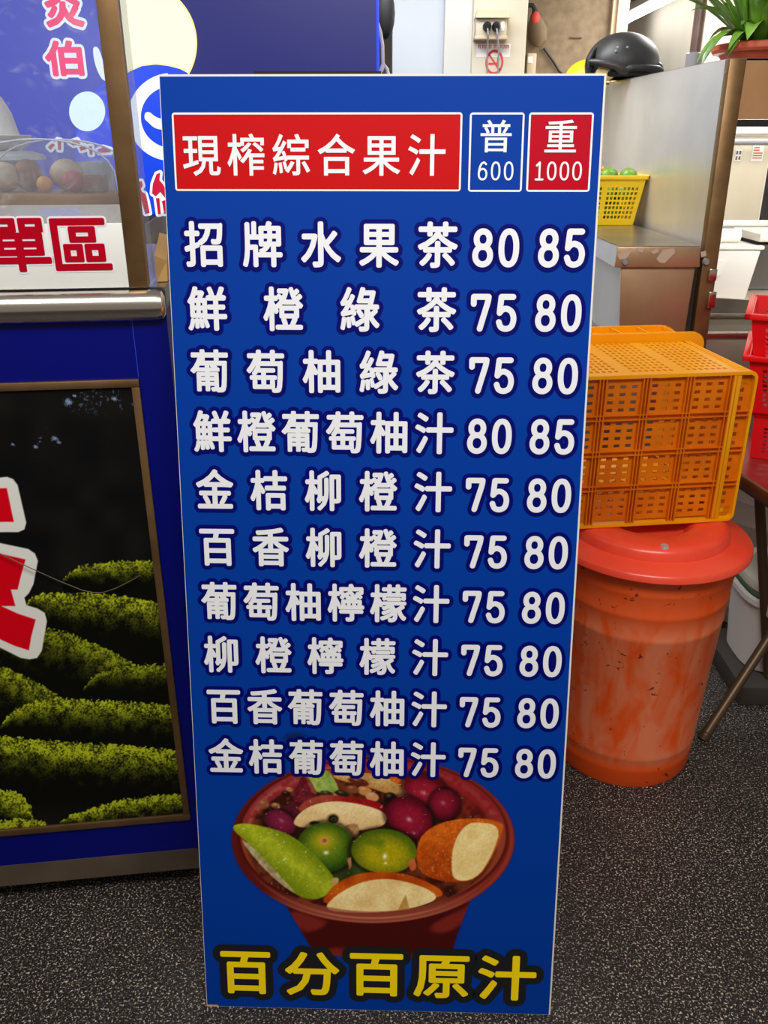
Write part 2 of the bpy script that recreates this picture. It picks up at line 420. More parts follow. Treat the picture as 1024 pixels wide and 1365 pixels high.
# price digits: round pen strokes on a unit box
def _se(cx, cy, rx, ry, p=2.4, n=28):
    return [(cx+rx*math.copysign(abs(math.cos(2*math.pi*k/n))**(2/p), math.cos(2*math.pi*k/n)), cy+ry*math.copysign(abs(math.sin(2*math.pi*k/n))**(2/p), math.sin(2*math.pi*k/n))) for k in range(n+1)]
def _curve(P_, n=8):
    P_ = [P_[0]]+list(P_)+[P_[-1]]; out = []
    for i in range(1, len(P_)-2):
        p0, p1, p2, p3 = [np.array(q, float) for q in P_[i-1:i+3]]
        for k in range(n):
            t = k/n; out.append(tuple(0.5*((2*p1)+(-p0+p2)*t+(2*p0-5*p1+4*p2-p3)*t*t+(-p0+3*p1-3*p2+p3)*t**3)))
    out.append(tuple(P_[-1])); return out
DIGIT = {'0': [_se(0.5, 0.5, 0.5, 0.5, 2.3)], '8': [_se(0.5, 0.765, 0.43, 0.235, 2.1), _se(0.5, 0.27, 0.5, 0.27, 2.1)],
         '7': [[(0.0, 0.78), (0.0, 1.0), (1.0, 1.0)], _curve([(1.0, 1.0), (0.94, 0.82), (0.70, 0.42), (0.45, 0.0)])],
         '5': [[(0.93, 1.0), (0.13, 1.0), (0.03, 0.50)], _curve([(0.03, 0.50), (0.22, 0.60), (0.52, 0.63), (0.86, 0.53), (1.0, 0.32), (0.88, 0.09), (0.52, 0.0), (0.16, 0.05), (0.0, 0.21)])],
         '1': [[(0.18, 0.82), (0.56, 1.0), (0.56, 0.0)], [(0.1, 0.0), (1.0, 0.0)]],
         '6': [_se(0.5, 0.31, 0.5, 0.31, 2.2), _curve([(0.92, 0.90), (0.66, 1.0), (0.30, 0.90), (0.06, 0.60), (0.0, 0.31)])]}
def digit(ch, box, r0, r):
    u0, v0, u1, v1 = box; V_ = []; E_ = []
    for st_ in DIGIT[ch]:
        b = len(V_); V_ += [(u0+r0+x*(u1-u0-2*r0), v0+r0+y*(v1-v0-2*r0)) for x, y in st_]; E_ += [(b+i, b+i+1) for i in range(len(st_)-1)]
    return stroke_out(np.array(V_), [], np.array(E_), r)
class Flat:
    """flat lettering and print shapes on a plane: local (u, v) at height h"""
    def __init__(s): s.v = []; s.f = []; s.m = []; s.n = 0
    def put(s, V2, fs, h, mi=0):
        V2 = np.asarray(V2, float)
        s.v.append(np.column_stack([V2, np.full(len(V2), h)]))
        s.f += [[i+s.n for i in f] for f in fs]; s.m += [mi]*len(fs); s.n += len(V2); return s
    def poly(s, pts, h, mi=0):
        return s.put(pts, [list(range(len(pts)))], h, mi)
    def char_box(s, ch, box, r, h, mi=0, off=0.0, base_r=None):
        """fit a character's ink into box (u0,v0,u1,v1); base_r is the stroke growth counted inside the box"""
        V, Fa, E = glyph(ch, off); br = r if base_r is None else base_r
        lo = V.min(0); hi = V.max(0); u0, v0, u1, v1 = box
        sx = (u1-u0-2*br)/(hi[0]-lo[0]); sy = (v1-v0-2*br)/(hi[1]-lo[1])
        W = (V-lo)*[sx, sy]+[u0+br, v0+br]
        a, f = stroke_out(W, Fa, E, r); return s.put(a, f, h, mi)
    def char_em(s, ch, cu, cv, ex, ey, r, h, mi=0, off=0.0):
        V, Fa, E = glyph(ch, off)
        W = (V-[0.5, 0.38])*[ex, ey]+[cu, cv]
        a, f = stroke_out(W, Fa, E, r); return s.put(a, f, h, mi)
    def build(s, name, mats, parent, Mx, **kw):
        me = bpy.data.meshes.new(name)
        V = np.concatenate(s.v); R = np.array(Mx.to_3x3()); T = np.array(Mx.translation)
        V = V @ R.T + T
        # keep every face turned to the front
        me.from_pydata(V.tolist(), [], s.f)
        if not isinstance(mats, (list, tuple)): mats = [mats]
        for m in mats: me.materials.append(m)
        me.polygons.foreach_set('material_index', s.m); me.update()
        nz = Vector(R[:, 2]); bad = [p.index for p in me.polygons if p.normal.dot(nz) < 0]
        for i in bad: me.polygons[i].flip()
        me.update()
        o = bpy.data.objects.new(name, me); COL.objects.link(o)
        if parent: o.parent = parent
        return tag(o, **kw)

def chaikin(P, it=2):
    P = np.asarray(P, float)
    for _ in range(it):
        Q = np.roll(P, -1, 0); P = np.stack([P*0.75+Q*0.25, P*0.25+Q*0.75], 1).reshape(-1, 2)
    return P
def poly_sd(X, Y, P):
    """signed distance to a polygon, negative inside"""
    d = np.full(X.shape, 1e9); ins = np.zeros(X.shape, bool); n = len(P)
    for i in range(n):
        ax, ay = P[i]; bx, by = P[(i+1) % n]
        ex, ey = bx-ax, by-ay; wx, wy = X-ax, Y-ay
        t = np.clip((wx*ex+wy*ey)/(ex*ex+ey*ey+1e-12), 0, 1)
        d = np.minimum(d, (wx-ex*t)**2+(wy-ey*t)**2)
        c = ((ay > Y) != (by > Y))
        ins ^= c & (X < ex*(Y-ay)/(ey if abs(ey) > 1e-12 else 1e-12)+ax)
    d = np.sqrt(d); return np.where(ins, -d, d)
def vnoise(X, Y, s, seed=0):
    """smooth value noise, cells of s"""
    r = np.random.default_rng(seed).random((128, 128))
    x = X/s; y = Y/s; i = np.floor(x).astype(int); j = np.floor(y).astype(int); fx = x-i; fy = y-j
    fx = fx*fx*(3-2*fx); fy = fy*fy*(3-2*fy)
    g = lambda a, b: r[a % 128, b % 128]
    return (g(i, j)*(1-fx)+g(i+1, j)*fx)*(1-fy)+(g(i, j+1)*(1-fx)+g(i+1, j+1)*fx)*fy
def smooth(a, b, x):
    t = np.clip((x-a)/(b-a), 0, 1); return t*t*(3-2*t)

# ------------------------------------------------------------------ the setting
def struct(mb, name, m): return mb.build(name, m, kind='structure')
struct(MB().box((-4, -2.5, -0.1), (4, 9.0, 0)), 'floor', M['floor'])
# pale column and cream pier behind the sign
cl = MB()
cl.box((0.036, 4.05, 0), (0.25, 4.5, 2.9)); struct(cl, 'wall_pale', M['wallblue'])
cl = MB(); cl.box((0.25, 4.0, 0), (0.362, 4.5, 2.9)); struct(cl, 'wall_pier', M['pier'])
cl = MB(); cl.box((0.362, 3.95, 0), (0.582, 4.5, 2.9), 0.004); struct(cl, 'wall_cream', M['cream'])
cl = MB(); cl.box((0.582, 4.75, 0), (1.16, 4.85, 2.9)); struct(cl, 'wall_beige', M['beige'])
cl = MB(); cl.box((1.125, 4.70, 0), (1.18, 4.86, 2.9), 0.004); cl.box((1.105, 4.72, 0), (1.125, 4.752, 2.9)); struct(cl, 'trim_1', M['trim'])
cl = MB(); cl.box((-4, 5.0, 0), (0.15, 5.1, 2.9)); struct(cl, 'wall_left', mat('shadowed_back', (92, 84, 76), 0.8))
cl = MB(); cl.box((2.0, 2.2, 0), (2.1, 9.0, 2.4)); struct(cl, 'wall_right', M['wallw'])
cl = MB(); cl.box((0.4, 8.9, 0), (2.1, 9.0, 2.4)); struct(cl, 'wall_back', M['wallw'])
cl = MB(); cl.box((1.16, 4.8, 2.3), (2.1, 9.0, 2.4))
for k in range(7): cl.box((1.17, 5.0+k*0.6, 2.296), (2.0, 5.012+k*0.6, 2.3), mi=1)
struct(cl, 'ceiling', [M['wallw'], M['ink']])

# fluorescent lamp on the kitchen ceiling
t = empty('ceiling_lamp', (1.80, 6.5, 2.3), 'white fluorescent tube lamp on the ceiling beyond the black helmet', 'ceiling light')
MB().box((-0.06, -0.75, -0.05), (0.06, 0.75, 0.0), 0.006).build('housing', M['white_p'], t)
MB().tube([(0, -0.72, -0.075), (0, 0.72, -0.075)], 0.022).build('tube', M['tube'], t)
for y in (-0.73, 0.73): MB().box((-0.025, y-0.015, -0.1), (0.025, y+0.015, -0.045), 0.004).build('end_cap', M['trim'], t)
# wall bracket
br = MB()
p = at(915, 24, 4.6)
br.box((1.78, 4.6, p.z-0.012), (1.998, 4.63, p.z+0.012), 0.003); br.box((1.775, 4.59, p.z-0.05), (1.80, 4.64, p.z+0.014), 0.003)
br.build('wall_bracket', M['plinth'], label='small brown metal bracket on the white wall under the ceiling lamp', cat='bracket')

# ------------------------------------------------------------------ MENU SIGN
SW, SH = 0.600, 1.497
sx = Vector((1.0, -0.0277, 0)).normalized()
sup = Vector((0.003, 0.177, 0.984)); sup = (sup - sx*sup.dot(sx)).normalized()
snr = sx.cross(sup)
SO = Vector((-0.311, 1.0185, 0.0))
SM = Matrix((sx, sup, snr)).transposed().to_4x4(); SM.translation = Vector((0, 0, 0.0))
sign = empty('menu_sign', SO, 'tall blue standing menu board of juice and fruit tea prices leaning back on the floor', 'sign')
MB().box((0, 0, -0.012), (SW, SH, 0), M=SM).build('board', M['board'], sign)
MB().box((0.001, 0.001, 0.0), (SW-0.0028, SH-0.0028, 0.0006), M=SM).build('blue_face', M['blue'], sign)
MB().box((-0.0, 0, -0.0126), (0.02, 0.0035, 0.0008), M=SM).build('worn_corner', M['card'], sign)
# rear easel leg
st = MB()
pa = SM @ Vector((0.30, 1.15, -0.02)); pb = Vector((0.30, 0.62, 0.012))
d = (pb-pa)
for dx in (-0.07, 0.07): st.tube([pa+Vector((dx*0.4, 0, 0)), pb+Vector((dx, 0, 0))], 0.011, 8)
st.tube([pa*0.45+pb*0.55+Vector((-0.048, 0, 0)), pa*0.45+pb*0.55+Vector((0.048, 0, 0))], 0.008, 8)
st.tube([pa+Vector((-0.05, 0, 0)), pa+Vector((0.05, 0, 0))], 0.012, 8)
st.build('easel_leg', M['frame'], sign)

def round_rect(u0, v0, u1, v1, r, n=5):
    P = []
    for cx, cy, a0 in ((u1-r, v1-r, 0), (u0+r, v1-r, 90), (u0+r, v0+r, 180), (u1-r, v0+r, 270)):
        for k in range(n+1):
            a = math.radians(a0+90*k/n); P.append((cx+r*math.cos(a), cy+r*math.sin(a)))
    return P
def header(name, box, m, border=0.0026):
    u0, v0, u1, v1 = box
    f = Flat(); f.poly(round_rect(u0, v0, u1, v1, 0.004), 0.0010, 0)
    f.poly(round_rect(u0+border, v0+border, u1-border, v1-border, 0.0008), 0.0014, 1)
    return f.build(name, [M['white'], m], sign, SM)
hb = header('title_box', (0.0150, 1.3487, 0.4100, 1.4492), M['red'])
f = Flat()
for k, ch in enumerate('現榨綜合果汁'):
    c = 0.0536+(0.3626-0.0536)*k/5
    f.char_em(ch, c, 1.3952, 0.0535, 0.0565, 0.0007, 0.0020)
f.build('title_lettering', M['white'], hb, SM)
hb = header('size_box', (0.4200, 1.3482, 0.4936, 1.4489), M['blue']); tag(hb, label='blue size box reading 600')
f = Flat(); f.char_box('普', (0.4350, 0.3985+1, 0.4770, 1.4395), 0.0004, 0.0020)
for k, ch in enumerate('600'): f.put(*digit(ch, (0.4328+k*0.0177, 1.3627, 0.4458+k*0.0177, 1.3870), 0.0013, 0.0013), 0.0020)
f.build('size_lettering', M['white'], hb, SM)
hb = header('size_box', (0.4995, 1.3483, 0.5863, 1.4489), M['crimson']); tag(hb, label='red size box reading 1000')
f = Flat(); f.char_box('重', (0.5220, 1.3985, 0.5645, 1.4395), 0.0004, 0.0020)
for k, ch in enumerate('1000'): f.put(*digit(ch, (0.5095+k*0.0172, 1.3627, 0.5225+k*0.0172, 1.3870), 0.0013, 0.0013), 0.0020)
f.build('size_lettering', M['white'], hb, SM)

ROWS = [('招牌水果茶', '80', '85'), ('鮮橙綠茶', '75', '80'), ('葡萄柚綠茶', '75', '80'), ('鮮橙葡萄柚汁', '80', '85'),
        ('金桔柳橙汁', '75', '80'), ('百香柳橙汁', '75', '80'), ('葡萄柚檸檬汁', '75', '80'), ('柳橙檸檬汁', '75', '80'),
        ('百香葡萄柚汁', '75', '80'), ('金桔葡萄柚汁', '75', '80')]
INS = {'葡': -0.004}; RC = 0.0026; RO = 0.0086; RD = 0.0041
for i, (nm, a, b) in enumerate(ROWS):
    top = 1.3093-0.0880*i; vc = top-0.0312
    fw = Flat(); fn = Flat(); ins_d = -0.018
    for k, ch in enumerate(nm):
        c = 0.0528+(0.3797-0.0528)*k/(len(nm)-1); o_ = INS.get(ch, ins_d); dr = 0.0009 if ch in INS else 0.0
        fw.char_em(ch, c, vc, 0.0578, 0.0640, RC-dr, 0.0022, off=o_)
        fn.char_em(ch, c, vc, 0.0578, 0.0640, RO-dr, 0.0016, off=o_)
    pn = fn.build('drink_name_outline', M['navy'], sign, SM)
    fw.build('drink_name', M['white'], pn, SM, label='white lettering reading '+nm)
    for pr, u0 in ((a, 0.4282), (b, 0.5196)):
        fw = Flat(); fn = Flat()
        for k, ch in enumerate(pr):
            x0 = u0+k*0.0362; wd = 0.0290 if k == 0 else 0.0288
            bx = (x0, top-0.0612, x0+wd, top-0.0090)
            fw.put(*digit(ch, bx, RD, RD), 0.0022); fn.put(*digit(ch, bx, RD, RD+0.0060), 0.0016)
        pn = fn.build('price_outline', M['navy'], sign, SM)
        fw.build('price', M['white'], pn, SM, label='white price '+pr)
fy = Flat(); fb = Flat()
for ch, bx in zip('百分百原汁', ((0.0285, 0.0302, 0.1150, 0.1160), (0.1400, 0.0304, 0.2335, 0.1180), (0.2520, 0.0322, 0.3436, 0.1185),
                              (0.3620, 0.0312, 0.4570, 0.1175), (0.4725, 0.0303, 0.5720, 0.1205))):
    fy.char_box(ch, bx, 0.0032, 0.0026, off=-0.010)
    fb.char_box(ch, bx, 0.0162, 0.0018, off=-0.010, base_r=0.0032)
pn = fb.build('slogan_outline', M['black_v'], sign, SM)
fy.build('slogan_lettering', M['yellow_v'], pn, SM)

# printed photograph of a bowl of fruit tea, painted point by point in photo measure then laid on the board
def homography(src, dst):
    A = []
    for (x, y), (u, v) in zip(src, dst):
        A.append([x, y, 1, 0, 0, 0, -u*x, -u*y, -u]); A.append([0, 0, 0, x, y, 1, -v*x, -v*y, -v])
    return np.linalg.svd(np.array(A, float))[2][-1].reshape(3, 3)
def hmap(Hm, a, b):
    d = Hm[2, 0]*a+Hm[2, 1]*b+Hm[2, 2]
    return (Hm[0, 0]*a+Hm[0, 1]*b+Hm[0, 2])/d, (Hm[1, 0]*a+Hm[1, 1]*b+Hm[1, 2])/d
SH2P = homography([(0, SH), (SW, SH), (SW, 0), (0, 0)], [(211, 102), (805, 101), (733, 1350), (277, 1338)])

class Paint:
    def __init__(s, X, Y): s.X = X; s.Y = Y; s.C = np.zeros(X.shape+(3,)); s.A = np.zeros(X.shape)
    def lay(s, col, a):
        a = np.clip(a, 0, 1)[..., None]; s.C = s.C*(1-a)+np.asarray(col)*a; return s
    def cover(s, a): s.A = np.maximum(s.A, np.clip(a, 0, 1))
    def ell(s, cx, cy, rx, ry, rot=0):
        c, n = math.cos(math.radians(rot)), math.sin(math.radians(rot)); dx = s.X-cx; dy = s.Y-cy
        u = (dx*c+dy*n)/rx; v = (-dx*n+dy*c)/ry
        r = np.sqrt(u*u+v*v); return (r-1)*min(rx, ry), u, v
    def ramp(s, c0, c1, t):
        t = np.clip(t, 0, 1)[..., None]; return np.asarray(c0, float)*(1-t)+np.asarray(c1, float)*t

us = np.arange(0.03, 0.555, 0.00125); vs = np.arange(0.085, 0.535, 0.00125)
UU, VV = np.meshgrid(us, vs)
PX, PY = hmap(SH2P, UU, VV)
P = Paint(PX, PY)
AA = lambda sd, w=1.0: np.clip(0.5-sd/w, 0, 1)
N1 = vnoise(PX, PY, 6, 1); N2 = vnoise(PX, PY, 2.2, 2); N3 = vnoise(PX, PY, 15, 3)
# bowl side
body = chaikin([(366, 1178), (400, 1235), (424, 1275), (600, 1275), (614, 1230), (634, 1180), (560, 1150), (430, 1150)], 1)
sd = poly_sd(PX, PY, body); P.lay(P.ramp((70, 14, 12), (124, 36, 28), smooth(0.45, 0.75, vnoise(PX*0.6+PY, PY*0.8-PX*0.3, 26, 5))), AA(sd, 2)); P.cover(AA(sd, 2))
# dark stem bump peeping above row lettering
sd, u, v = P.ell(395, 983, 15, 8); P.lay((24, 22, 40), AA(sd, 6)); P.cover(0.75*AA(sd, 6))
# rim
sdo, u, v = P.ell(497.5, 1116.5, 188, 111); P.lay(P.ramp((136, 40, 30), (92, 22, 18), smooth(-0.6, 0.9, -u*0.6+0.4*v)), AA(sdo, 1.5)); P.cover(AA(sdo, 1.5))
ringd = np.abs(sdo+3.0); P.lay((176, 74, 54), 0.55*np.exp(-(ringd/1.6)**2)*smooth(-0.3, 0.6, u+v*0.7))
ringd = np.abs(sdo+7.0); P.lay((196, 112, 84), 0.55*np.exp(-(ringd/1.4)**2)*smooth(0.2, 0.9, v))
sdi, ui, vi = P.ell(497.5, 1111, 176, 101)
P.lay((74, 16, 14), 0.7*np.exp(-((sdi-1)/2.2)**2))
P.lay(P.ramp((150, 66, 40), (146, 40, 44), smooth(0.2, -0.5, vi)), AA(sdi, 1.5))
sdw, uw, vw = P.ell(495, 1121, 166, 93)
P.lay((198, 120, 112), 0.5*AA(sdi, 1.5)*np.exp(-((sdi+6)/3.5)**2)*smooth(0.45, 0.75, N1+0.25*np.abs(ui))*smooth(0.3, -0.2, vi))
P.lay(P.ramp((58, 20, 12), (112, 50, 26), smooth(0.35, 0.8, N1*0.5+N3*0.6)), AA(sdw, 3))
sdk, _, _ = P.ell(590, 1035, 90, 40, 25); P.lay((138, 22, 28), 0.55*AA(sdk, 24)*AA(sdi, 2))
def shape(pts, cols, it=2, w=1.4, tex=0.0, edge=None, shade=None):
    q = chaikin(pts, it); sd = poly_sd(PX, PY, q); a = AA(sd, w)*AA(sdi+0.0 if False else np.full(sd.shape, -9.0), 1)
    t = shade if shade is not None else np.full(PX.shape, 0.5)
    c = P.ramp(cols[0], cols[1], t)*(1+tex*(N2[..., None]-0.5))
    P.lay(np.clip(c, 0, 255), a)
    if edge is not None: P.lay(edge, 0.5*np.exp(-((sd+1.2)/1.6)**2)*AA(sd, 1))
    return sd
def fruit(cx, cy, rx, ry, rot, c_dark, c_mid, hl=(255, 225, 220), hx=-0.25, hy=-0.35, hs=0.16, ha=0.7, tex=0.15):
    sd, u, v = P.ell(cx, cy, rx, ry, rot); r = np.sqrt(u*u+v*v)
    P.lay((22, 10, 8), 0.6*np.exp(-((sd-1.5)/3.0)**2)*AA(sdi, 2))
    c = P.ramp(c_mid, c_dark, smooth(0.25, 1.0, np.sqrt((u-hx*0.8)**2+(v-hy*0.8)**2)/1.35))*(1+tex*(N2[..., None]-0.5))
    P.lay(np.clip(c, 0, 255), AA(sd, 1.4))
    P.lay(hl, ha*np.exp(-(((u-hx)/hs)**2+((v-hy)/(hs*0.8))**2))*AA(sd, 1)*(0.45+0.55*N2))
# back row pieces
shape([(405, 1026), (436, 1022), (447, 1038), (453, 1054), (424, 1057), (415, 1040)], [(132, 158, 60), (168, 190, 96)], 1, tex=0.2, shade=N1)
shape([(390, 1036), (406, 1028), (418, 1044), (424, 1058), (412, 1052)], [(128, 52, 44), (158, 84, 66)], 1, tex=0.3, shade=N1)
shape([(388, 1066), (398, 1040), (406, 1030), (414, 1050), (419, 1062), (404, 1068)], [(92, 20, 34), (118, 32, 44)], 2, tex=0.3, shade=N1)
shape([(370, 1078), (396, 1064), (408, 1080), (400, 1094), (382, 1090)], [(70, 18, 30), (92, 28, 40)], 2, tex=0.3, shade=N1)
shape([(440, 1030), (490, 1027), (528, 1036), (556, 1052), (570, 1070), (545, 1066), (512, 1054), (478, 1043), (452, 1038)], [(176, 126, 62), (222, 186, 122)], 2, tex=0.25, shade=N3, edge=(200, 110, 30))
shape([(508, 1030), (540, 1036), (566, 1056), (572, 1070), (556, 1060), (534, 1046)], [(196, 84, 14), (220, 110, 30)], 1, tex=0.2, shade=N1)
for (x, y, rx, ry, c) in ((382, 1056, 6, 4, (40, 16, 14)), (386, 1050, 5, 3, (182, 112, 72)), (362, 1078, 6, 5, (34, 22, 18)), (368, 1072, 6, 4, (176, 122, 78)),
                          (486, 1052, 10, 6, (196, 130, 70)), (496, 1060, 9, 6, (206, 146, 92)), (470, 1050, 9, 5, (132, 66, 40)), (447, 1060, 8, 5, (196, 110, 72)),
                          (456, 1056, 10, 4, (40, 32, 20)), (436, 1056, 9, 4, (48, 46, 26)), (520, 1062, 9, 8, (34, 16, 14)), (478, 1040, 14, 5, (94, 34, 24)), (352, 1070, 8, 6, (150, 80, 52))):
    sd, u, v = P.ell(x, y, rx, ry, 15); P.lay(c, AA(sd, 1.5)); P.lay((250, 226, 200), 0.35*np.exp(-((u+0.3)**2+(v+0.4)**2)/0.1))
fruit(566, 1050, 29, 20, 20, (74, 6, 18), (152, 26, 46), hx=0.0, hy=0.25, ha=0.55)
fruit(592, 1070, 20, 20, 0, (62, 6, 20), (136, 22, 46), hx=-0.1, hy=-0.1, ha=0.5)
fruit(374, 1094, 22, 15, 30, (70, 12, 34), (128, 30, 62), hx=0.0, hy=-0.2, ha=0.5)
# white apple slice with red skin
shape([(394, 1082), (404, 1066), (430, 1056), (462, 1060), (500, 1064), (520, 1078), (514, 1090), (470, 1080)], [(160, 66, 48), (150, 18, 22)], 2, tex=0.25, shade=smooth(430, 470, PX))
sda = shape([(389, 1098), (398, 1082), (418, 1070), (446, 1065), (478, 1069), (506, 1077), (517, 1086), (512, 1099), (488, 1104), (450, 1106), (415, 1102)], [(216, 172, 104), (250, 228, 172)], 2, tex=0.10, shade=0.3+0.7*smooth(1104, 1072, PY)*N3**0.4)
sd, u, v = P.ell(444, 1089, 8.5, 7); P.lay((150, 104, 40), 0.8*AA(sd, 2)); sd, u, v = P.ell(444.5, 1089.5, 6.5, 5.6); P.lay((22, 20, 14), AA(sd, 1.5))
sd, u, v = P.ell(445, 1090, 3, 2.4); P.lay((96, 88, 60), 0.7*np.exp(-(sd/1.0)**2))
sd, u, v = P.ell(420, 1095, 7, 3); P.lay((40, 26, 14), AA(sd, 1.5))
shape([(458, 1098), (476, 1094), (480, 1106), (474, 1116), (464, 1110)], [(170, 120, 76), (196, 150, 104)], 1, tex=0.2, shade=N1)
fruit(545, 1087, 33, 25, 32, (62, 4, 18), (146, 22, 48), hx=0.05, hy=0.1, ha=0.75, hs=0.13)
P.lay((255, 235, 232), 0.8*np.exp(-(((PX-551)/4)**2+((PY-1108)/2)**2))*N2)
# calamansi
sd, u, v = P.ell(452, 1156, 40, 18, 10); P.lay(P.ramp((34, 46, 14), (66, 84, 30), N3), AA(sd, 3))
fruit(434, 1127, 38.5, 33, 0, (22, 50, 8), (92, 128, 22), hx=0.0, hy=-0.1, ha=0.0)
sd, u, v = P.ell(432, 1119, 17, 14); P.lay((206, 176, 24), 0.9*np.exp(-(u*u+v*v)*1.1))
sd, u, v = P.ell(432.5, 1118, 6, 5.2); P.lay((214, 150, 78), AA(sd, 1.5)); sd, u, v = P.ell(433, 1118, 3, 2.6); P.lay((140, 84, 40), 0.8*AA(sd, 1.5))
fruit(512, 1132, 43.5, 29.5, 4, (54, 84, 12), (178, 164, 14), hx=0.05, hy=0.2, ha=0.0)
P.lay((60, 104, 16), 0.55*smooth(0.5, 0.85, vnoise(PX, PY, 11, 17)*0.7+0.45*smooth(1140, 1106, PY))*AA(P.ell(512, 1132, 42, 28, 4)[0], 2))
for (x, y, rx, ry) in ((435, 1134, 3.4, 2.4), (513, 1139, 2.6, 3.4), (514, 1148, 2, 1.4)):
    P.lay((255, 255, 235), np.exp(-(((PX-x)/rx)**2+((PY-y)/ry)**2)))
shape([(463, 1142), (468, 1140), (469, 1152), (466, 1157)], [(150, 96, 60), (190, 130, 90)], 0, shade=N1)
shape([(543, 1146), (552, 1140), (556, 1154), (548, 1160)], [(190, 80, 40), (206, 110, 60)], 1, shade=N1)
# green apple wedge
sdg = shape([(306, 1100), (324, 1094), (352, 1099), (384, 1108), (412, 1128), (436, 1154), (448, 1170), (446, 1184), (432, 1193), (416, 1197), (394, 1190), (368, 1164), (336, 1124)],
            [(100, 122, 8), (190, 202, 40)], 2, tex=0.12, shade=0.25+0.75*smooth(26, -2, np.abs((PX-370)*0.62-(PY-1136)*0.78-4))*(0.55+0.45*N1))
shape([(320, 1115), (336, 1124), (362, 1152), (392, 1184), (396, 1190), (372, 1174), (344, 1146)], [(150, 130, 84), (206, 196, 150)], 1, tex=0.2, shade=N1)
P.lay((250, 255, 200), 0.55*AA(sdg+4, 2)*smooth(0.86, 0.96, vnoise(PX, PY, 2.6, 9)))
shape([(440, 1170), (450, 1166), (453, 1172), (446, 1180)], [(190, 150, 80), (214, 180, 120)], 1, shade=N1)
# right apple chunk
sdr = shape([(554, 1138), (558, 1116), (574, 1100), (602, 1090), (642, 1088), (668, 1094), (671, 1102), (656, 1140), (636, 1170), (604, 1174), (576, 1169), (558, 1158)],
            [(158, 54, 6), (226, 112, 24)], 1, tex=0.2, shade=smooth(1172, 1092, PY)*0.6+0.4*N1)
sdf = shape([(620, 1098), (632, 1093), (668, 1098), (656, 1138), (634, 1170), (604, 1172), (601, 1150), (603, 1128), (610, 1110)], [(224, 186, 102), (252, 230, 160)], 2, tex=0.09, shade=0.35+0.65*N3)
P.lay((255, 250, 225), 0.5*AA(sdf+2, 2)*smooth(0.82, 0.95, vnoise(PX, PY, 2.4, 11)))
P.lay((190, 92, 24), 0.5*np.exp(-((sdr+1)/1.5)**2)*smooth(640, 660, PX))
P.lay((255, 220, 170), 0.4*AA(sdr+4, 3)*smooth(0.88, 0.96, vnoise(PX, PY, 2.4, 12)))
# front apple slice
shape([(426, 1204), (442, 1180), (464, 1166), (492, 1159), (532, 1160), (562, 1169), (592, 1185), (586, 1195), (540, 1190), (470, 1196)], [(164, 56, 6), (216, 100, 16)], 2, tex=0.12, shade=N3)
sdf = shape([(430, 1210), (448, 1190), (480, 1173), (512, 1168), (540, 1172), (568, 1181), (586, 1194), (562, 1205), (520, 1213), (470, 1214)], [(222, 180, 104), (252, 230, 164)], 2, tex=0.10, shade=0.3+0.7*N3)
P.lay((255, 250, 225), 0.5*AA(sdf+2, 2)*smooth(0.84, 0.95, vnoise(PX, PY, 2.4, 13)))
shape([(536, 1198), (541, 1190), (546, 1209), (530, 1211)], [(190, 140, 60), (204, 160, 84)], 0, shade=N1)
# near edge of the rim over the fruit, bright drops
P.lay((160, 78, 58), np.clip(AA(sdo, 1.5)-AA(sdi, 1.5), 0, 1)*smooth(0.55, 0.85, v := P.ell(497.5, 1116.5, 188, 111)[2])*0.7)
P.lay((210, 150, 120), 0.6*np.exp(-((sdo+6.5)/1.3)**2)*smooth(0.75, 0.97, v)); P.lay((196, 120, 96), 0.5*np.exp(-((sdo+1.5)/1.0)**2)*smooth(0.7, 0.95, v))
P.lay((255, 235, 205), 0.5*AA(sdw, 3)*smooth(0.93, 0.99, vnoise(PX, PY, 3.0, 21)))
# lay it on the board
lin = np.where(P.C/255 <= 0.04045, P.C/255/12.92, ((P.C/255+0.055)/1.055)**2.4)
def grid_mesh(name, pts3, rgb, alpha, m, parent, label=None):
    """a sheet of points with a printed colour at each; cells with no ink are left out"""
    nv, nu = alpha.shape
    idx = np.arange(nv*nu).reshape(nv, nu)
    q = np.stack([idx[:-1, :-1], idx[:-1, 1:], idx[1:, 1:], idx[1:, :-1]], -1).reshape(-1, 4)
    keep = (alpha.reshape(-1)[q] > 0.004).any(1); q = q[keep]
    used = np.unique(q); re = np.full(nv*nu, -1); re[used] = np.arange(len(used)); q = re[q]
    me = bpy.data.meshes.new(name); V = pts3.reshape(-1, 3)[used]
    me.vertices.add(len(V)); me.vertices.foreach_set('co', V.astype(np.float32).ravel())
    me.loops.add(q.size); me.loops.foreach_set('vertex_index', q.astype(np.int32).ravel())
    me.polygons.add(len(q)); me.polygons.foreach_set('loop_start', np.arange(0, q.size, 4, dtype=np.int32))
    me.update(calc_edges=True); me.validate()
    at_ = me.color_attributes.new('print', 'FLOAT_COLOR', 'POINT')
    cc = np.concatenate([rgb.reshape(-1, 3)[used], alpha.reshape(-1, 1)[used]], 1)
    at_.data.foreach_set('color', cc.astype(np.float32).ravel())
    me.materials.append(m); o = bpy.data.objects.new(name, me); COL.objects.link(o); o.parent = parent
    return tag(o, label)
R3 = np.array(SM.to_3x3())
pts = np.stack([UU, VV, np.full(UU.shape, 0.0011)], -1) @ R3.T
grid_mesh('bowl_picture', pts, lin, P.A, print_mat('bowl_print', (0, 57, 154), 0.55), sign, 'printed photograph of a brown bowl of cut fruit in tea')

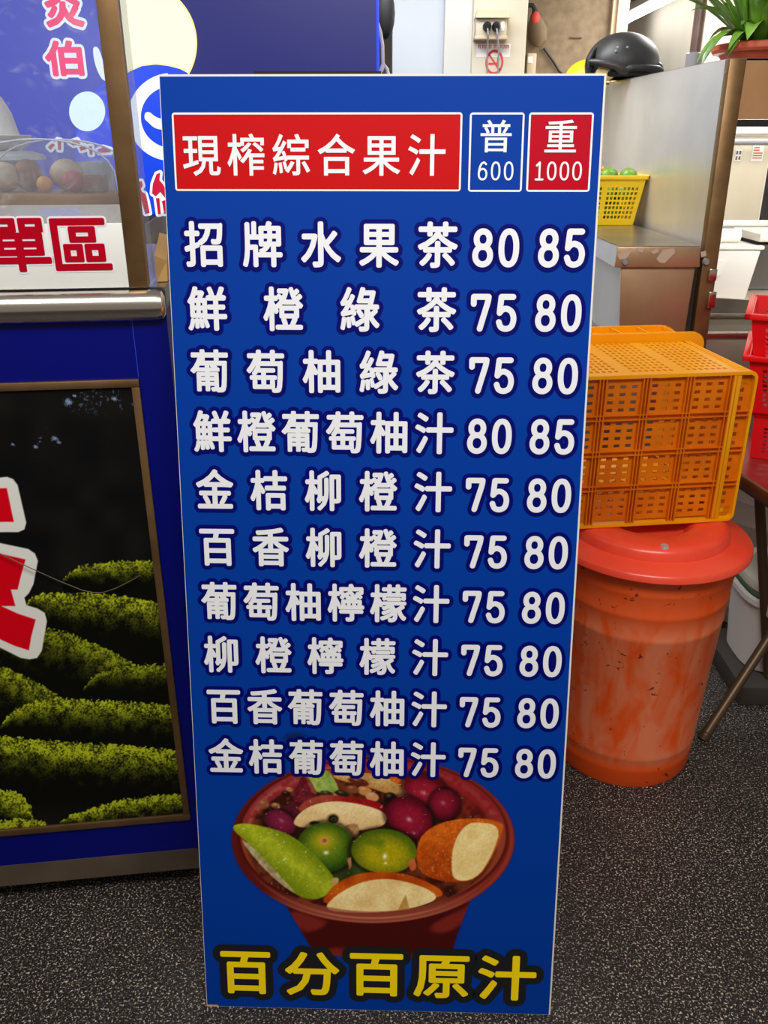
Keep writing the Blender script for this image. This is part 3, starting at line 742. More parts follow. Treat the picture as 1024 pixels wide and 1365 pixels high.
# ------------------------------------------------------------------ COUNTER at the left
CY = math.radians(7.03)
ct = Vector((math.cos(CY), math.sin(CY), 0)); cn = Vector((math.sin(CY), -math.cos(CY), 0))    # along the front, outwards
CP = Vector((-0.75, 1.227, 0))
def onc(x, y, off=0.0):                     # photo point on the counter's front plane
    d = Vector(ray(x, y)); c = Vector(_C); p0 = CP+cn*off
    return c + d*((p0-c).dot(cn)/d.dot(cn))
def cl2(x, y, off=0.0):                     # the same in counter measure (along, up)
    p = onc(x, y, off); return ((p-CP).dot(ct), p.z)
CMx = Matrix((ct, Vector((0, 0, 1)), cn)).transposed().to_4x4()      # local: along, up, outwards
counter = empty('counter', CP, 'blue fronted shop counter with a tea field poster and steel rail', 'counter')
UL, UR, ZT = -1.3, 0.428, 1.192
MB().box((UL, 0.108, -0.62), (UR, 1.165, 0), M=CMx).build('body', M['counter_blue'], counter)
MB().box((UL, 0.058, -0.60), (UR-0.004, 0.109, 0.0015), M=CMx).build('plinth', M['plinth'], counter)
for u in (UL+0.06, -0.4, UR-0.08):
    for dd in (-0.08, -0.52): MB().tube([(u, 0.0, dd), (u, 0.06, dd)], 0.02, 10, M=CMx).build('foot', M['rubber'], counter)
MB().box((0.379, 0.109, 0), (UR, 1.146, 0.0012), M=CMx).build('corner_strip', M['counter_blue'], counter)
MB().box((0.3765, 1.06, 0), (0.3777, 1.146, 0.0014), M=CMx).build('seam_strip', mat('seam_blue', (20, 60, 190), 0.4), counter)
MB().box((UL, 1.160, -0.62), (UR, ZT, -0.012), M=CMx).build('worktop', M['steel'], counter)
# half-round steel rail along the front
rl = MB(); prof = []
for k in range(13):
    a = math.radians(-90+180*k/12); prof.append((1.1675+0.0235*math.sin(a), 0.0+0.021*math.cos(a)))
V = []; Fc = []
n = len(prof); ends = [UL, UR-0.012, UR-0.004, UR]; scs = [1, 1, 0.9, 0.55]
for u, s_ in zip(ends, scs):
    for (z, o_) in prof: V.append((u, 1.1675+(z-1.1675)*s_, o_*s_))
for i in range(len(ends)-1):
    for k in range(n-1): Fc.append([i*n+k, (i+1)*n+k, (i+1)*n+k+1, i*n+k+1])
Fc.append([3*n+k for k in range(n)]); Fc.append([k for k in range(n)])
rl.add(V, Fc, 0, True, CMx); rl.build('rail', M['rail'], counter)
# poster with its frame
FU0, FU1, FZ0, FZ1 = -1.15, 0.3775, 0.187, 1.058
fr = MB(); bw = 0.0125
fr.box((FU0, FZ1-bw, 0), (FU1, FZ1, 0.007), 0.0015, M=CMx); fr.box((FU0, FZ0, 0), (FU1, FZ0+bw+0.002, 0.007), 0.0015, M=CMx)
fr.box((FU1-bw, FZ0+bw, 0), (FU1, FZ1-bw, 0.0068), 0.0015, M=CMx); fr.box((FU0, FZ0+bw, 0), (FU0+bw, FZ1-bw, 0.0068), 0.0015, M=CMx)
fr.build('poster_frame', M['frame'], counter)
pu = np.arange(-0.20, FU1-bw+0.001, 0.00105); pz = np.arange(FZ0+bw, FZ1-bw+0.001, 0.00105)
UU2, ZZ2 = np.meshgrid(pu, pz)
q4 = [(0.0, 1.0), (0.36, 1.0), (0.36, 0.2), (0.0, 0.2)]
def proj(p):
    d = np.array(p)-_C; z = d@_F; return (512+F_PX*(d@_R)/z, 682.5-F_PX*(d@_U)/z)
HP = homography(q4, [proj(CP+ct*a+Vector((0, 0, b))) for a, b in q4])
PX, PY = hmap(HP, UU2, ZZ2)
P = Paint(PX, PY); P.A[:] = 1
N1 = vnoise(PX+900, PY+900, 2.4, 31); N2 = vnoise(PX+900, PY+900, 1.3, 32); N3 = vnoise(PX+900, PY+900, 9, 33); N4 = vnoise(PX+900, PY+900, 30, 34)
P.lay(P.ramp((14, 14, 16), (26, 25, 22), N4), np.ones(PX.shape))
# specks of sky through the dark trees
sp = smooth(0.66, 0.76, N1*0.6+N3*0.42)*np.maximum(np.exp(-((PY-530)/26)**2)*smooth(70, 92, PX), np.exp(-((PY-588)/22)**2)*smooth(95, 70, PX))
sp *= smooth(0.50, 0.72, N4+0.12)
P.lay((104, 128, 170), np.clip(sp*0.9-0.34, 0, 0.8))
for (x, y, rx, ry) in ((92, 535, 6, 4.5), (74, 584, 5, 2.4), (79, 589, 3, 2), (153, 531, 4, 2.6), (18, 592, 3, 1.8), (48, 595, 3.5, 2), (100, 527, 3, 1.6)):
    sd, u, v = P.ell(x, y, rx, ry, 20); P.lay((134, 158, 196), 0.9*smooth(1.3, 0.3, np.sqrt(u*u+v*v)+0.9*(N2-0.5)))
HEDGES = [([(84, 772), (95, 760), (110, 753), (153, 748), (205, 746), (260, 746)], 26, 0.80),
          ([(36, 806), (40, 797), (55, 790), (109, 790), (164, 793), (210, 802), (260, 812)], 40, 0.86),
          ([(-80, 818), (0, 826), (58, 836), (88, 841), (132, 860), (160, 873), (182, 886)], 44, 0.66),
          ([(112, 918), (118, 907), (129, 897), (164, 886), (220, 885), (270, 886)], 26, 0.72),
          ([(-200, 850), (-80, 868), (0, 886), (29, 898), (58, 913), (86, 932)], 44, 0.76),
          ([(0, 970), (5, 960), (17, 946), (44, 935), (73, 930), (117, 932), (176, 935), (231, 940), (280, 944)], 34, 0.86),
          ([(-240, 960), (-100, 972), (0, 980), (44, 984), (117, 990), (176, 993), (234, 999), (290, 1006)], 42, 1.0),
          ([(-120, 1062), (-60, 1050), (0, 1051), (18, 1053), (32, 1061), (42, 1073), (46, 1096)], 42, 1.0),
          ([(-120, 1096), (0, 1093), (29, 1090), (63, 1095)], 20, 1.1),
          ([(80, 1094), (92, 1087), (117, 1078), (161, 1065), (220, 1058), (243, 1058), (290, 1060)], 26, 1.05)]
for k, (tp, fade, br_) in enumerate(HEDGES):
    xs_ = np.array([p[0] for p in tp]); ys_ = np.array([p[1] for p in tp])
    dep = PY-np.interp(PX, xs_, ys_)+2.4*(N1-0.5)*2
    inx = smooth(xs_[0]-1, xs_[0]+2, PX)*smooth(xs_[-1]+1, xs_[-1]-2, PX)
    a = smooth(-0.8, 0.8, dep)*inx*smooth(fade*2.6, fade*1.6, dep)
    tap = np.sqrt(np.clip((PX-xs_[0])/70, 0.02, 1))
    lit = np.clip(1.08*np.exp(-(np.maximum(dep, 0)/(fade*0.72*tap*(0.85+0.3*N3)))**2), 0, 1)
    tex = np.clip(0.55+0.9*(N1-0.5)+1.0*(N2-0.5)+0.6*(N3-0.5), 0, 1)
    g = np.clip(lit*(0.30+0.95*tex)-0.10*(1-tex), 0, 1.25)*br_
    c = P.ramp((13, 14, 8), (182, 196, 36), g)
    P.lay(np.clip(c, 0, 255), a)
WH = [[(-120, 634), (0, 636), (10, 635), (18, 638), (24, 646), (35.5, 696), (33, 705), (25, 708.5), (-120, 709)],
      [(-120, 716), (0, 723), (38, 731), (47, 737), (51, 747), (45, 778), (39, 790), (33, 796), (36, 806), (50, 810), (60, 816), (63, 827), (56, 867), (50, 876), (40, 878), (28, 876), (0, 862), (-120, 830)]]
RD = [[(-120, 652), (9.5, 650), (19, 695), (-120, 695)],
      [(-120, 728), (0, 737), (34.5, 745), (28, 768), (24, 785), (15, 785), (21, 807), (2, 807), (24, 817), (48, 825), (42, 848), (39, 866), (20, 860), (0, 851), (-120, 815)]]
for q in WH:
    sd = poly_sd(PX, PY, np.array(q, float)); P.lay((228, 228, 222), AA(sd, 1.3))
for q in RD:
    sd = poly_sd(PX, PY, np.array(q, float)); P.lay((214, 4, 26), AA(sd, 1.3))
lin = np.where(P.C/255 <= 0.04045, P.C/255/12.92, ((P.C/255+0.055)/1.055)**2.4)
R3 = np.array(CMx.to_3x3())
pts = np.stack([UU2, ZZ2, np.full(UU2.shape, 0.0022)], -1) @ R3.T
ps = grid_mesh('poster', pts, lin, P.A, print_mat('poster_print', (16, 16, 18), 0.3), counter, 'dark poster of clipped tea hedges with part of a big red character')
MB().box((FU0+bw, FZ0+bw, 0.0), (-0.20, FZ1-bw, 0.002), M=CMx).build('poster_backing', M['black_v'], counter)
# thin wire hanging across the poster
wp = [onc(x, y, 0.012) for x, y in ((-60, 722), (0, 738), (40, 757), (80, 775), (110, 787), (125, 790), (137, 790), (155, 784), (180, 771), (186, 767))]
MB().tube(wp, 0.0009, 6).build('wire', M['plinth'], label='thin brown wire sagging across the tea field poster', cat='wire')

# ------------------------------------------------------------------ DISPLAY CASE on the counter
case = empty('display_case', CP+Vector((0, 0, ZT)), 'glass display case with brown metal posts standing on the blue counter', 'display case')
cu0 = -1.2
pL, pR = 0.3785, 0.4055
zt = 1.78-ZT
po = MB(); po.box((pL, 0.001, -0.028), (pR, zt, 0.0), 0.0015, M=CMx); po.build('post', M['frame'], case)
po = MB(); po.box((pL, 0.001, -0.42), (pR, zt, -0.392), 0.0015, M=CMx)
# rear post stands at the back corner, far left of it the other pair
po = MB(); po.box((cu0, 0.001, -0.028), (cu0+0.027, zt, 0.0), 0.0015, M=CMx); po.build('post', M['frame'], case)
tp = MB(); tp.box((cu0, zt, -0.42), (pR, zt+0.004, 0.0), M=CMx); tp.build('top_glass', M['acrylic'], case)
po = MB(); po.box((cu0, 0.001, -0.42), (cu0+0.027, zt, -0.392), 0.0015, M=CMx); po.build('post', M['frame'], case)
MB().box((cu0+0.027, 0.112, -0.008), (pL, zt, -0.005), M=CMx).build('front_glass', M['glass'], case)
MB().box((pR-0.003, 0.004, -0.088), (pR, zt, -0.0285), M=CMx).build('side_glass', M['acrylic'], case)
pw = MB(); pw.box((cu0+0.027, 0.002, -0.006), (pL, 0.092, 0.0), 0.0008, M=CMx); wp_ = pw.build('ordering_panel', M['panel_white'], case)
MB().box((cu0+0.027, 0.0925, -0.005), (pL, 0.1165, -0.001), M=CMx).build('acrylic_strip', M['acrylic_f'], case)
LM = CMx.copy()
def boxpx(x0, y0, x1, y1):
    a = cl2(x0, y0); b = cl2(x1, y1); c = cl2(x0, y1); d2 = cl2(x1, y0)
    return ((a[0]+c[0])/2, (b[1]+c[1])/2-ZT, (b[0]+d2[0])/2, (a[1]+d2[1])/2-ZT)
f = Flat(); fo = Flat()
for ch, bx in (('區', boxpx(70, 290.5, 147, 360.5)), ('單', boxpx(-14, 290.5, 66.5, 362.5))):
    f.char_box(ch, bx, 0.0023, 0.0014, off=-0.004); fo.char_box(ch, bx, 0.0050, 0.0006, off=-0.004, base_r=0.0023)
pn = fo.build('panel_letter_border', M['white'], wp_, LM); f.build('panel_lettering', M['crimson'], pn, LM)
# low acrylic guard and cardboard at the counter's end
g = MB(); g.box((0.4065, ZT+0.0005, -0.36), (0.4095, ZT+0.088, -0.030), M=CMx)
go = g.build('acrylic_guard', M['acrylic'], label='low clear acrylic guard on the right end of the counter', cat='acrylic guard', loc=CP)
cb = MB(); cb.hexa([(0.411, ZT+0.001, -0.06), (0.427, ZT+0.001, -0.06), (0.427, ZT+0.001, -0.16), (0.411, ZT+0.001, -0.16)],
                   [(0.411, ZT+0.040, -0.06), (0.427, ZT+0.030, -0.075), (0.427, ZT+0.060, -0.15), (0.411, ZT+0.065, -0.15)], M=CMx)
cb.build('cardboard_box', M['card'], label='torn tan cardboard piece on the counter end beside the acrylic guard', cat='cardboard', loc=CP)
# food inside the case: clear clamshell, tray, food pieces, tubs
def cw(u, z, dpt): return CP+ct*u-cn*dpt+Vector((0, 0, z))
tr = empty('food_tray', cw(0.235, ZT+0.001, 0.17), 'brown tray of food under a clear plastic cover in the display case', 'tray', CY)
MB().box((-0.085, -0.07, 0.105), (0.125, 0.09, 0.125), 0.004).box((-0.085, -0.06, 0), (-0.07, 0.08, 0.108), 0.002).box((0.105, -0.06, 0), (0.12, 0.08, 0.108), 0.002).build('tray_base', M['wood'], tr)
cs = MB(); prof = []
for k in range(15):
    a = math.pi*k/14; prof.append((-0.10+0.02+0.11*(1-math.cos(a))-0.012, 0.126+0.075*math.sin(a)**0.6))
V = []; Fc = []
for j, yy in enumerate((-0.068, 0.085)):
    for (x, z) in prof: V.append((x, yy, z))
nn = len(prof)
for k in range(nn-1): Fc.append([k, k+1, nn+k+1, nn+k])
Fc.append(list(range(nn))); Fc.append([nn+k for k in range(nn)])
cs.add(V, Fc, 0, True); cs.build('clear_cover', M['clamshell'], tr)
glint_m = mat('glint_white', (226, 230, 236), 0.2)
for yy in (-0.068, 0.085): MB().tube([(x, yy, z) for x, z in prof], 0.0013, 6).build('cover_glint', glint_m, tr)  # pale tubes stand in for bright highlights along the cover
# (food pieces)
fm = [mat('food_pale', (214, 186, 150), 0.6), mat('food_orange', (236, 160, 60), 0.6), mat('food_brown', (150, 104, 72), 0.6), mat('food_red', (190, 92, 84), 0.6)]
LB = ['pale rounded piece of food at the left under the clear cover', 'brown piece of food next to the pale one under the clear cover', 'small orange morsel in the middle of the brown tray',
      'large pale bun at the middle of the brown tray', 'reddish slice of food on the right of the tray', 'tan block of food at the right end of the tray']
trw = cw(0.235, ZT+0.001, 0.17)
for k, (dx, dy, sx3, mi) in enumerate(((-0.055, 0.0, (0.026, 0.026, 0.022), 0), (-0.02, 0.01, (0.022, 0.024, 0.024), 2), (0.012, -0.03, (0.012, 0.012, 0.012), 1),
                                  (0.035, 0.025, (0.026, 0.03, 0.024), 0), (0.055, -0.03, (0.018, 0.018, 0.016), 3), (0.083, -0.01, (0.017, 0.026, 0.012), 2))):
    m_ = MB()
    if k == 5: m_.box((-sx3[0], -sx3[1], 0), (sx3[0], sx3[1], 2*sx3[2]), 0.004)
    else: m_.sphere((0, 0, sx3[2]*0.97), 1.0, sx3, 18)
    o = m_.build('food_piece', fm[mi], label=LB[k], cat='food', group='food pieces in the display case')
    o.location = trw+ct*dx-cn*dy+Vector((0, 0, 0.1258)); o.rotation_euler = (0, 0, CY)
# grey tub, white tub, dark cup behind
def tub(name, u, dpt, prof, m, label, cat, lid=None, n=32):
    t = empty(name, cw(u, ZT+0.001, dpt), label, cat)
    MB().lathe(prof, n).build('body', m, t)
    if lid: MB().lathe(lid, n).build('lid', M['white_p'], t)
    return t
tub('storage_tub', 0.10, 0.375, [(0, 0), (0.07, 0), (0.078, 0.17), (0.072, 0.17), (0.066, 0.006), (0, 0.006)], mat('pale_blue_plastic', (178, 190, 206), 0.4), 'pale blue tub with a white lid at the left of the display case', 'tub',
    [(0, 0.183), (0.074, 0.183), (0.096, 0.176), (0.098, 0.169), (0.085, 0.167), (0, 0.168)])
tub('steel_jar', 0.275, 0.40, [(0, 0), (0.032, 0), (0.034, 0.155), (0.028, 0.165), (0, 0.165)], M['gray_p'], 'grey cylinder jar behind the covered food tray', 'jar')
st_ = empty('dish_stack', cw(0.10, ZT+0.1845, 0.375), 'stack of white dishes on the pale blue tub', 'dishes')
for k in range(2):
    MB().lathe([(0, 0), (0.055, 0.0), (0.078, 0.012), (0.080, 0.015), (0.076, 0.016), (0.052, 0.005), (0, 0.005)], 40, M=Matrix.Translation((0, 0, 0.009*k))).build('dish', M['white_p'], st_)
MB().lathe([(0, 0.020), (0.060, 0.020), (0.060, 0.024), (0.052, 0.060), (0.040, 0.084), (0.022, 0.099), (0, 0.103)], 40).build('cover', M['white_p'], st_)

# ------------------------------------------------------------------ BACKLIT SIGN behind the case
LBY = 2.4
lb = empty('lightbox_sign', (-0.8, LBY, 1.2), 'backlit blue shop sign with a yellow moon and white swirl behind the display case', 'sign')
L0 = Vector((-0.8, LBY, 1.2))
def lp(x, y): p = at(x, y, LBY)-L0; return (p.x, p.z)
LX = Matrix(((1, 0, 0), (0, 0, -1), (0, 1, 0))).to_4x4()      # local: along x, up, towards the viewer
xl, xr = -1.6, lp(505, 50)[0]; xm = lp(341, 97)[0]; zb = lp(420, 95)[1]; zlow = lp(215, 288)[1]
xs0 = lp(150, 60)[0]
MB().box((xl, zlow, -0.10), (xs0, 1.15, 0), 0.0, M=LX).build('panel', M['lb_left'], lb)
pb = MB(); pb.box((xs0, zlow, -0.10), (xm, 1.15, 0), 0.0, M=LX); pb.box((xm, zb, -0.10), (xr-0.006, 1.15, 0), 0.0, M=LX); pb.build('panel', M['lb_navy'], lb)
MB().box((xr-0.006, zb, -0.10), (xr, 1.15, 0.004), M=LX).build('edge_strip', M['lb_blue'], lb)
bb = MB(); bb.box((xm, zb-0.03, -0.10), (xr, zb-0.006, 0.0), M=LX); bb.build('wood_rail', M['wood'], lb); MB().box((xm-0.004, zb-0.006, -0.10), (xr+0.006, zb, 0.006), M=LX).build('black_strip', M['rubber'], lb)
def arc(cx, cy, r, a0, a1, n=40, ry=None):
    ry = ry or r
    return [(cx+r*math.cos(math.radians(a0+(a1-a0)*k/n)), cy+ry*math.sin(math.radians(a0+(a1-a0)*k/n))) for k in range(n+1)]
def pxpoly(F_, P_, h, mi=0): F_.poly([lp(x, y) for x, y in P_], h, mi)
f = Flat(); pxpoly(f, [q for q in arc(206, 192, 106, 0, 360, 70)[:-1] if q[1] < 287], 0.0012); f.build('blue_ball', M['lb_blue'], lb, LX)
# crescent moon: outer circle minus the ball
mo = arc(179, 58, 84, -180, 30, 44)
inner = [(250, 97), (240, 92), (225, 88), (208, 86), (190, 88), (174, 95), (160, 104), (146, 116), (136, 122)]
inner = inner[:-1]+[(150, 112)]
mo2 = [(x, y) for x, y in arc(179, 58, 82.2, -180, 29, 44) if x > 139]; in2 = [(247.5, 93.5)]+inner[1:]
f = Flat(); f.poly([lp(x, y) for x, y in [(150, 112), (137, -30)]+[(x, y) for x, y in mo if x > 138]+inner[:-1]], 0.0016); f.build('moon_edge', M['lb_moon_edge'], lb, LX)
f = Flat(); f.poly([lp(x, y) for x, y in [(150, 110), (139, -28)]+mo2+[(x-0.3, y-1.6) for x, y in in2[:-1]]], 0.0020); f.build('moon', M['lb_moon'], lb, LX)
f = Flat()
def band(F_, cx, cy, ro, ri, a0, a1, h, n=40):
    o_ = arc(cx, cy, ro, a0, a1, n); i_ = arc(cx, cy, ri, a0, a1, n)
    pts_ = [lp(x, y) for x, y in o_]+[lp(x, y) for x, y in i_]
    F_.put(pts_, [[k, k+1, n+1+k+1, n+1+k] for k in range(n)], h)
band(f, 229, 156, 58.5, 41, -95, -268, 0.0020, 50)
f.build('swirl', M['lb_white'], lb, LX)
f = Flat()
wv = [(193, 152), (196, 149), (201, 150), (206, 155), (216, 159), (232, 160), (232, 173), (214, 173), (205, 170), (198, 163), (193, 159)]
pxpoly(f, [tuple(p) for p in chaikin(wv, 2)], 0.0022)
f.build('wave', M['lb_white'], lb, LX); f = Flat()
tl = [(124, 66), (126, 62), (131, 63), (135, 72), (140, 90), (146, 108), (138, 108), (131, 97), (126, 82)]
pxpoly(f, [tuple(p) for p in chaikin(tl, 2)], 0.0022)
f.build('swirl_tail', M['lb_white'], lb, LX)
f = Flat(); pxpoly(f, arc(116.5, 148.5, 24, 0, 360, 48, 26.5)[:-1], 0.0020); f.build('white_disc', emis('lightbox_disc', (226, 246, 255), 1.15), lb, LX)
def lbox(x0, y0, x1, y1):
    a = lp(x0, y1); b = lp(x1, y0); return (a[0], a[1], b[0], b[1])
f = Flat(); fo = Flat()
for ch, bx in (('炎', lbox(63, -22, 107, 37)), ('伯', lbox(64, 54, 108, 102))):
    f.char_box(ch, bx, 0.0042, 0.0026, off=-0.005); fo.char_box(ch, bx, 0.0105, 0.0022, off=-0.005, base_r=0.0042)
pn = fo.build('pink_letter_border', M['lb_white'], lb, LX); f.build('pink_lettering', M['lb_pink'], pn, LX)
# fragments of the lower lettering, seen between the tubs and beside the post
f = Flat(); fo = Flat()
FR = [[(204, 245), (209, 232), (214, 230), (213, 240), (218, 246), (226, 262), (222, 266), (214, 256), (208, 262), (203, 258)], [(208, 264), (213, 264), (215, 285), (211, 286)], [(216, 268), (222, 266), (224, 284), (219, 285)],
      [(184, 243), (189, 241), (191, 247), (188, 252), (190, 256), (194, 258), (197, 268), (200, 284), (194, 285), (189, 268), (186, 260)],
      [(64, 196), (70, 191), (74, 193), (68, 200)], [(77, 186), (82, 187), (82, 200), (78, 200)], [(92, 190), (104, 186), (108, 192), (98, 194)], [(106, 196), (114, 194), (116, 199), (108, 201)], [(119, 195), (123, 195), (124, 206), (120, 206)], [(130, 200), (138, 196), (148, 199), (148, 203), (132, 204)]]
for q in FR:
    c = np.array(q, float); 
    f.poly([lp(x, y) for x, y in c], 0.0026)
    E_ = np.array([[i, (i+1) % len(q)] for i in range(len(q))])
    a, fs = stroke_out(np.array([lp(x, y) for x, y in c]), [list(range(len(q)))], E_, 0.0062); fo.put(a, fs, 0.0022)
pn = fo.build('red_letter_border', M['lb_white'], lb, LX); f.build('red_lettering', M['lb_red'], pn, LX)
# dark shelf with bits in the gap by the column
t = empty('hanging_bag', at(514, 18, 3.6), 'dark bag hanging in the gap between blue sign and pale column', 'bag')
MB().sphere((0, 0, 0), 1, (0.035, 0.03, 0.085), 16).build('bag_body', M['rubber'], t)
MB().tube([(0, 0, 0.08), (0.004, 0, 0.17), (0.0, 0.0, 0.25)], 0.004, 8).build('strap', M['rubber'], t)
wt = MB().tube([at(x, y, 2.47)-L0 for x, y in ((503, 30), (507, 42), (510, 60), (511, 90), (506, 99), (503, 108))], 0.0045, 8)
wt.build('cable', M['white_p'], lb)
wt = MB().tube([at(x, y, 2.47)-L0 for x, y in ((503, 104), (507, 96), (511, 83), (516, 92), (519, 104), (519, 130), (500, 150))], 0.0045, 8)
wt.build('cable', M['white_p'], lb)

# ------------------------------------------------------------------ things on the cream pier
PYY = 3.95
def pp(x, y, d=0.0): return at(x, y, PYY-d)
ob = empty('outlet_box', pp(655, 38), 'cream weatherproof double outlet box on the cream pier', 'outlet')
o0 = pp(655, 38)
a = pp(632, 53)-o0; b = pp(674, 25)-o0
MB().box((a.x, -0.055, a.z), (b.x, 0, b.z), 0.004).build('box', M['cream'], ob)
c1 = pp(634, 19)-o0; c2 = pp(678, 19)-o0
MB().hexa([(a.x-0.004, -0.075, b.z-0.005), (b.x+0.012, -0.075, b.z-0.005), (b.x+0.012, 0, b.z-0.005), (a.x-0.004, 0, b.z-0.005)],
          [(a.x+0.006, -0.03, b.z+0.028), (b.x+0.002, -0.03, b.z+0.028), (b.x+0.002, 0, b.z+0.028), (a.x+0.006, 0, b.z+0.028)], 0, 0.003).build('hood', M['trim'], ob)
q = pp(668, 37)-o0; MB().box((q.x-0.006, -0.058, q.z-0.018), (q.x+0.006, -0.054, q.z+0.018), 0.002).build('socket', M['white_p'], ob)
MB().box((a.x-0.004, -0.06, a.z-0.004), (b.x+0.004, 0, a.z+0.008), 0.002).build('lower_lip', M['trim'], ob)
for k, (x, lab) in enumerate(((647, 'left of two black plugs in the outlet box with its cord hanging down'), (659, 'right of two black plugs in the outlet box with its cord hanging down'))):
    q = pp(x, 38)
    t = empty('power_plug', q, lab, 'plug', group='plugs in the outlet box')
    MB().tube([(0, -0.056, 0), (0, -0.075, 0), (0, -0.09, -0.004)], [0.017, 0.017, 0.010], 14).build('plug_body', M['rubber'], t)
    q2 = pp(x+1+k*3, 70)-q; q3 = pp(x+1+k*2, 110)-q
    MB().tube([(0, -0.085, -0.004), (0.003, -0.09, -0.03), (q2.x, -0.05, q2.z), (q3.x, -0.04, q3.z), (q3.x, -0.04, q3.z-0.9)], 0.0035, 8).build('cord', M['gray_p'], t)
ns = empty('no_smoking_sign', pp(658, 78), 'no smoking sticker with a red barred circle on the cream pier', 'sticker')
o0 = pp(658, 78)
def np_(x, y): q = pp(x, y)-o0; return (q.x, q.z)
NX = Matrix(((1, 0, 0), (0, 0, -1), (0, 1, 0))).to_4x4()
f = Flat(); a = np_(635, 76); b = np_(681, 58); f.poly([(a[0], a[1]), (b[0], a[1]), (b[0], b[1]), (a[0], b[1])], 0.001); f.build('paper_strip', M['paper'], ns, NX)
f = Flat(); cc = np_(659, 83)
n = 40; R1, R2 = 0.037, 0.029
f.put([(cc[0]+r*math.cos(2*math.pi*k/n), cc[1]+1.25*r*math.sin(2*math.pi*k/n)) for r in (R1, R2) for k in range(n)], [[k, (k+1) % n, n+(k+1) % n, n+k] for k in range(n)], 0.002)
f.poly([(cc[0]-0.026, cc[1]+0.026), (cc[0]-0.021, cc[1]+0.031), (cc[0]+0.026, cc[1]-0.026), (cc[0]+0.021, cc[1]-0.031)], 0.002)
f.poly([(cc[0]-0.024, cc[1]-0.009), (cc[0]+0.020, cc[1]-0.009), (cc[0]+0.020, cc[1]-0.002), (cc[0]-0.024, cc[1]-0.002)], 0.0016)
f.poly([(cc[0]+0.010, cc[1]-0.002), (cc[0]+0.014, cc[1]-0.002), (cc[0]+0.017, cc[1]+0.018), (cc[0]+0.013, cc[1]+0.018)], 0.0016)
f.build('barred_circle', M['pink_ink'], ns, NX)
f = Flat()
for x in (639, 644.5, 649, 653.5, 660, 668, 673, 677):
    for (dx, dy, w_, h_) in ((0, 0, 3.6, 0.9), (0, 2.4, 3.6, 0.9), (0.2, 0, 0.9, 5.2), (2.7, 0, 0.9, 5.2)):
        a = np_(x+dx-1.8, 60+dy+h_); b = np_(x+dx-1.8+w_, 60+dy)
        f.poly([(a[0], a[1]), (b[0], a[1]), (b[0], b[1]), (a[0], b[1])], 0.002)
f.build('small_lettering', M['pink_ink'], ns, NX)

# hanging cleaning things on the beige wall
BY = 4.75
t = empty('hanging_brush', at(712, 30, BY-0.05), 'brown brush hanging by the edge of the beige wall', 'brush')
o0 = at(712, 30, BY-0.05)
def bp_(x, y, d=0): return at(x, y, BY-0.05-d)-o0
MB().tube([bp_(713, 18), bp_(714, 28), bp_(717, 40), bp_(717, 54), bp_(715, 62)], [0.018, 0.034, 0.046, 0.042, 0.02], 14).build('bristles', mat('brown_bristle', (112, 92, 70), 0.8), t)
MB().tube([bp_(702, 7), bp_(710, 7), bp_(713, 13), bp_(713, 24)], [0.010, 0.010, 0.012, 0.020], 10).build('handle', M['rubber'], t)
MB().sphere(bp_(714, 24, 0.03), 0.02, (1, 0.7, 1.4), 12).build('red_tag', M['pink_ink'], t)
t = empty('wall_switch_box', at(707, 85, BY-0.02), 'small grey brown box on the lower left of the beige wall', 'box')
o0 = at(707, 85, BY-0.02); a = at(700, 105, BY-0.02)-o0; b = at(714, 72, BY-0.02)-o0
MB().box((a.x, -0.04, a.z), (b.x, 0.02, b.z), 0.004).build('case', M['trim'], t)
q = at(705, 81, BY-0.02)-o0; MB().box((q.x-0.012, -0.043, q.z-0.014), (q.x+0.012, -0.039, q.z+0.014), 0.001).build('label_plate', M['paper'], t)
MB().tube([at(725, 64, BY-0.012), at(738, 82, BY-0.012), at(745, 94, BY-0.012), at(752, 100, BY-0.012)], 0.006, 8).build('wall_cable', M['rubber'], label='dark cable running down the beige wall', cat='cable')
MB().tube([at(760, 50, BY-0.006), at(776, 50, BY-0.006)], 0.004, 8).build('wall_hook', M['plinth'], label='short dark hook on the middle of the beige wall', cat='hook')

# ------------------------------------------------------------------ STEEL STAND at the right
XP = 0.885; YF = 2.40; ZTP = 1.583
stand = empty('steel_stand', (XP, YF, 0), 'tall stainless stand with a galvanised side panel and brown corner post', 'steel stand')
yb = 3.95; zb_ = ZTP+0.028
# side panel, slightly rising to the back
MB().hexa([(0, 0.0, 0.86), (0.012, 0.0, 0.86), (0.012, yb-YF, 0.86), (0, yb-YF, 0.86)],
          [(-0.018, 0.0, ZTP), (-0.006, 0.0, ZTP), (0.012, yb-YF, zb_), (0, yb-YF, zb_)]).build('side_panel', M['galv'], stand)
for (z, y) in ((ZTP-0.03, 0.015), (ZTP-0.11, 0.02), (ZTP-0.26, 0.02)):
    xx = -0.018*(z-0.86)/(ZTP-0.86); MB().tube([(xx+0.001, y, z), (xx-0.003, y, z)], 0.003, 8).build('rivet', M['gray_p'], stand)
cp = MB(); cp.hexa([(-0.002, -0.004, 0.0), (0.040, -0.004, 0.0), (0.040, 0.03, 0.0), (-0.002, 0.03, 0.0)],
                   [(-0.019, -0.004, ZTP), (0.022, -0.004, ZTP), (0.022, 0.03, ZTP), (-0.019, 0.03, ZTP)], 0, 0.002)
cp.build('corner_post', M['frame'], stand)
cp = MB(); cp.box((0.95, 0.0, 0), (0.985, 0.03, ZTP), 0.002); cp.build('corner_post', M['frame'], stand)
for x in (0.0, 0.95):
    MB().box((x, yb-YF-0.03, 0), (x+0.03, yb-YF, zb_), 0.002).build('rear_post', M['frame'], stand)
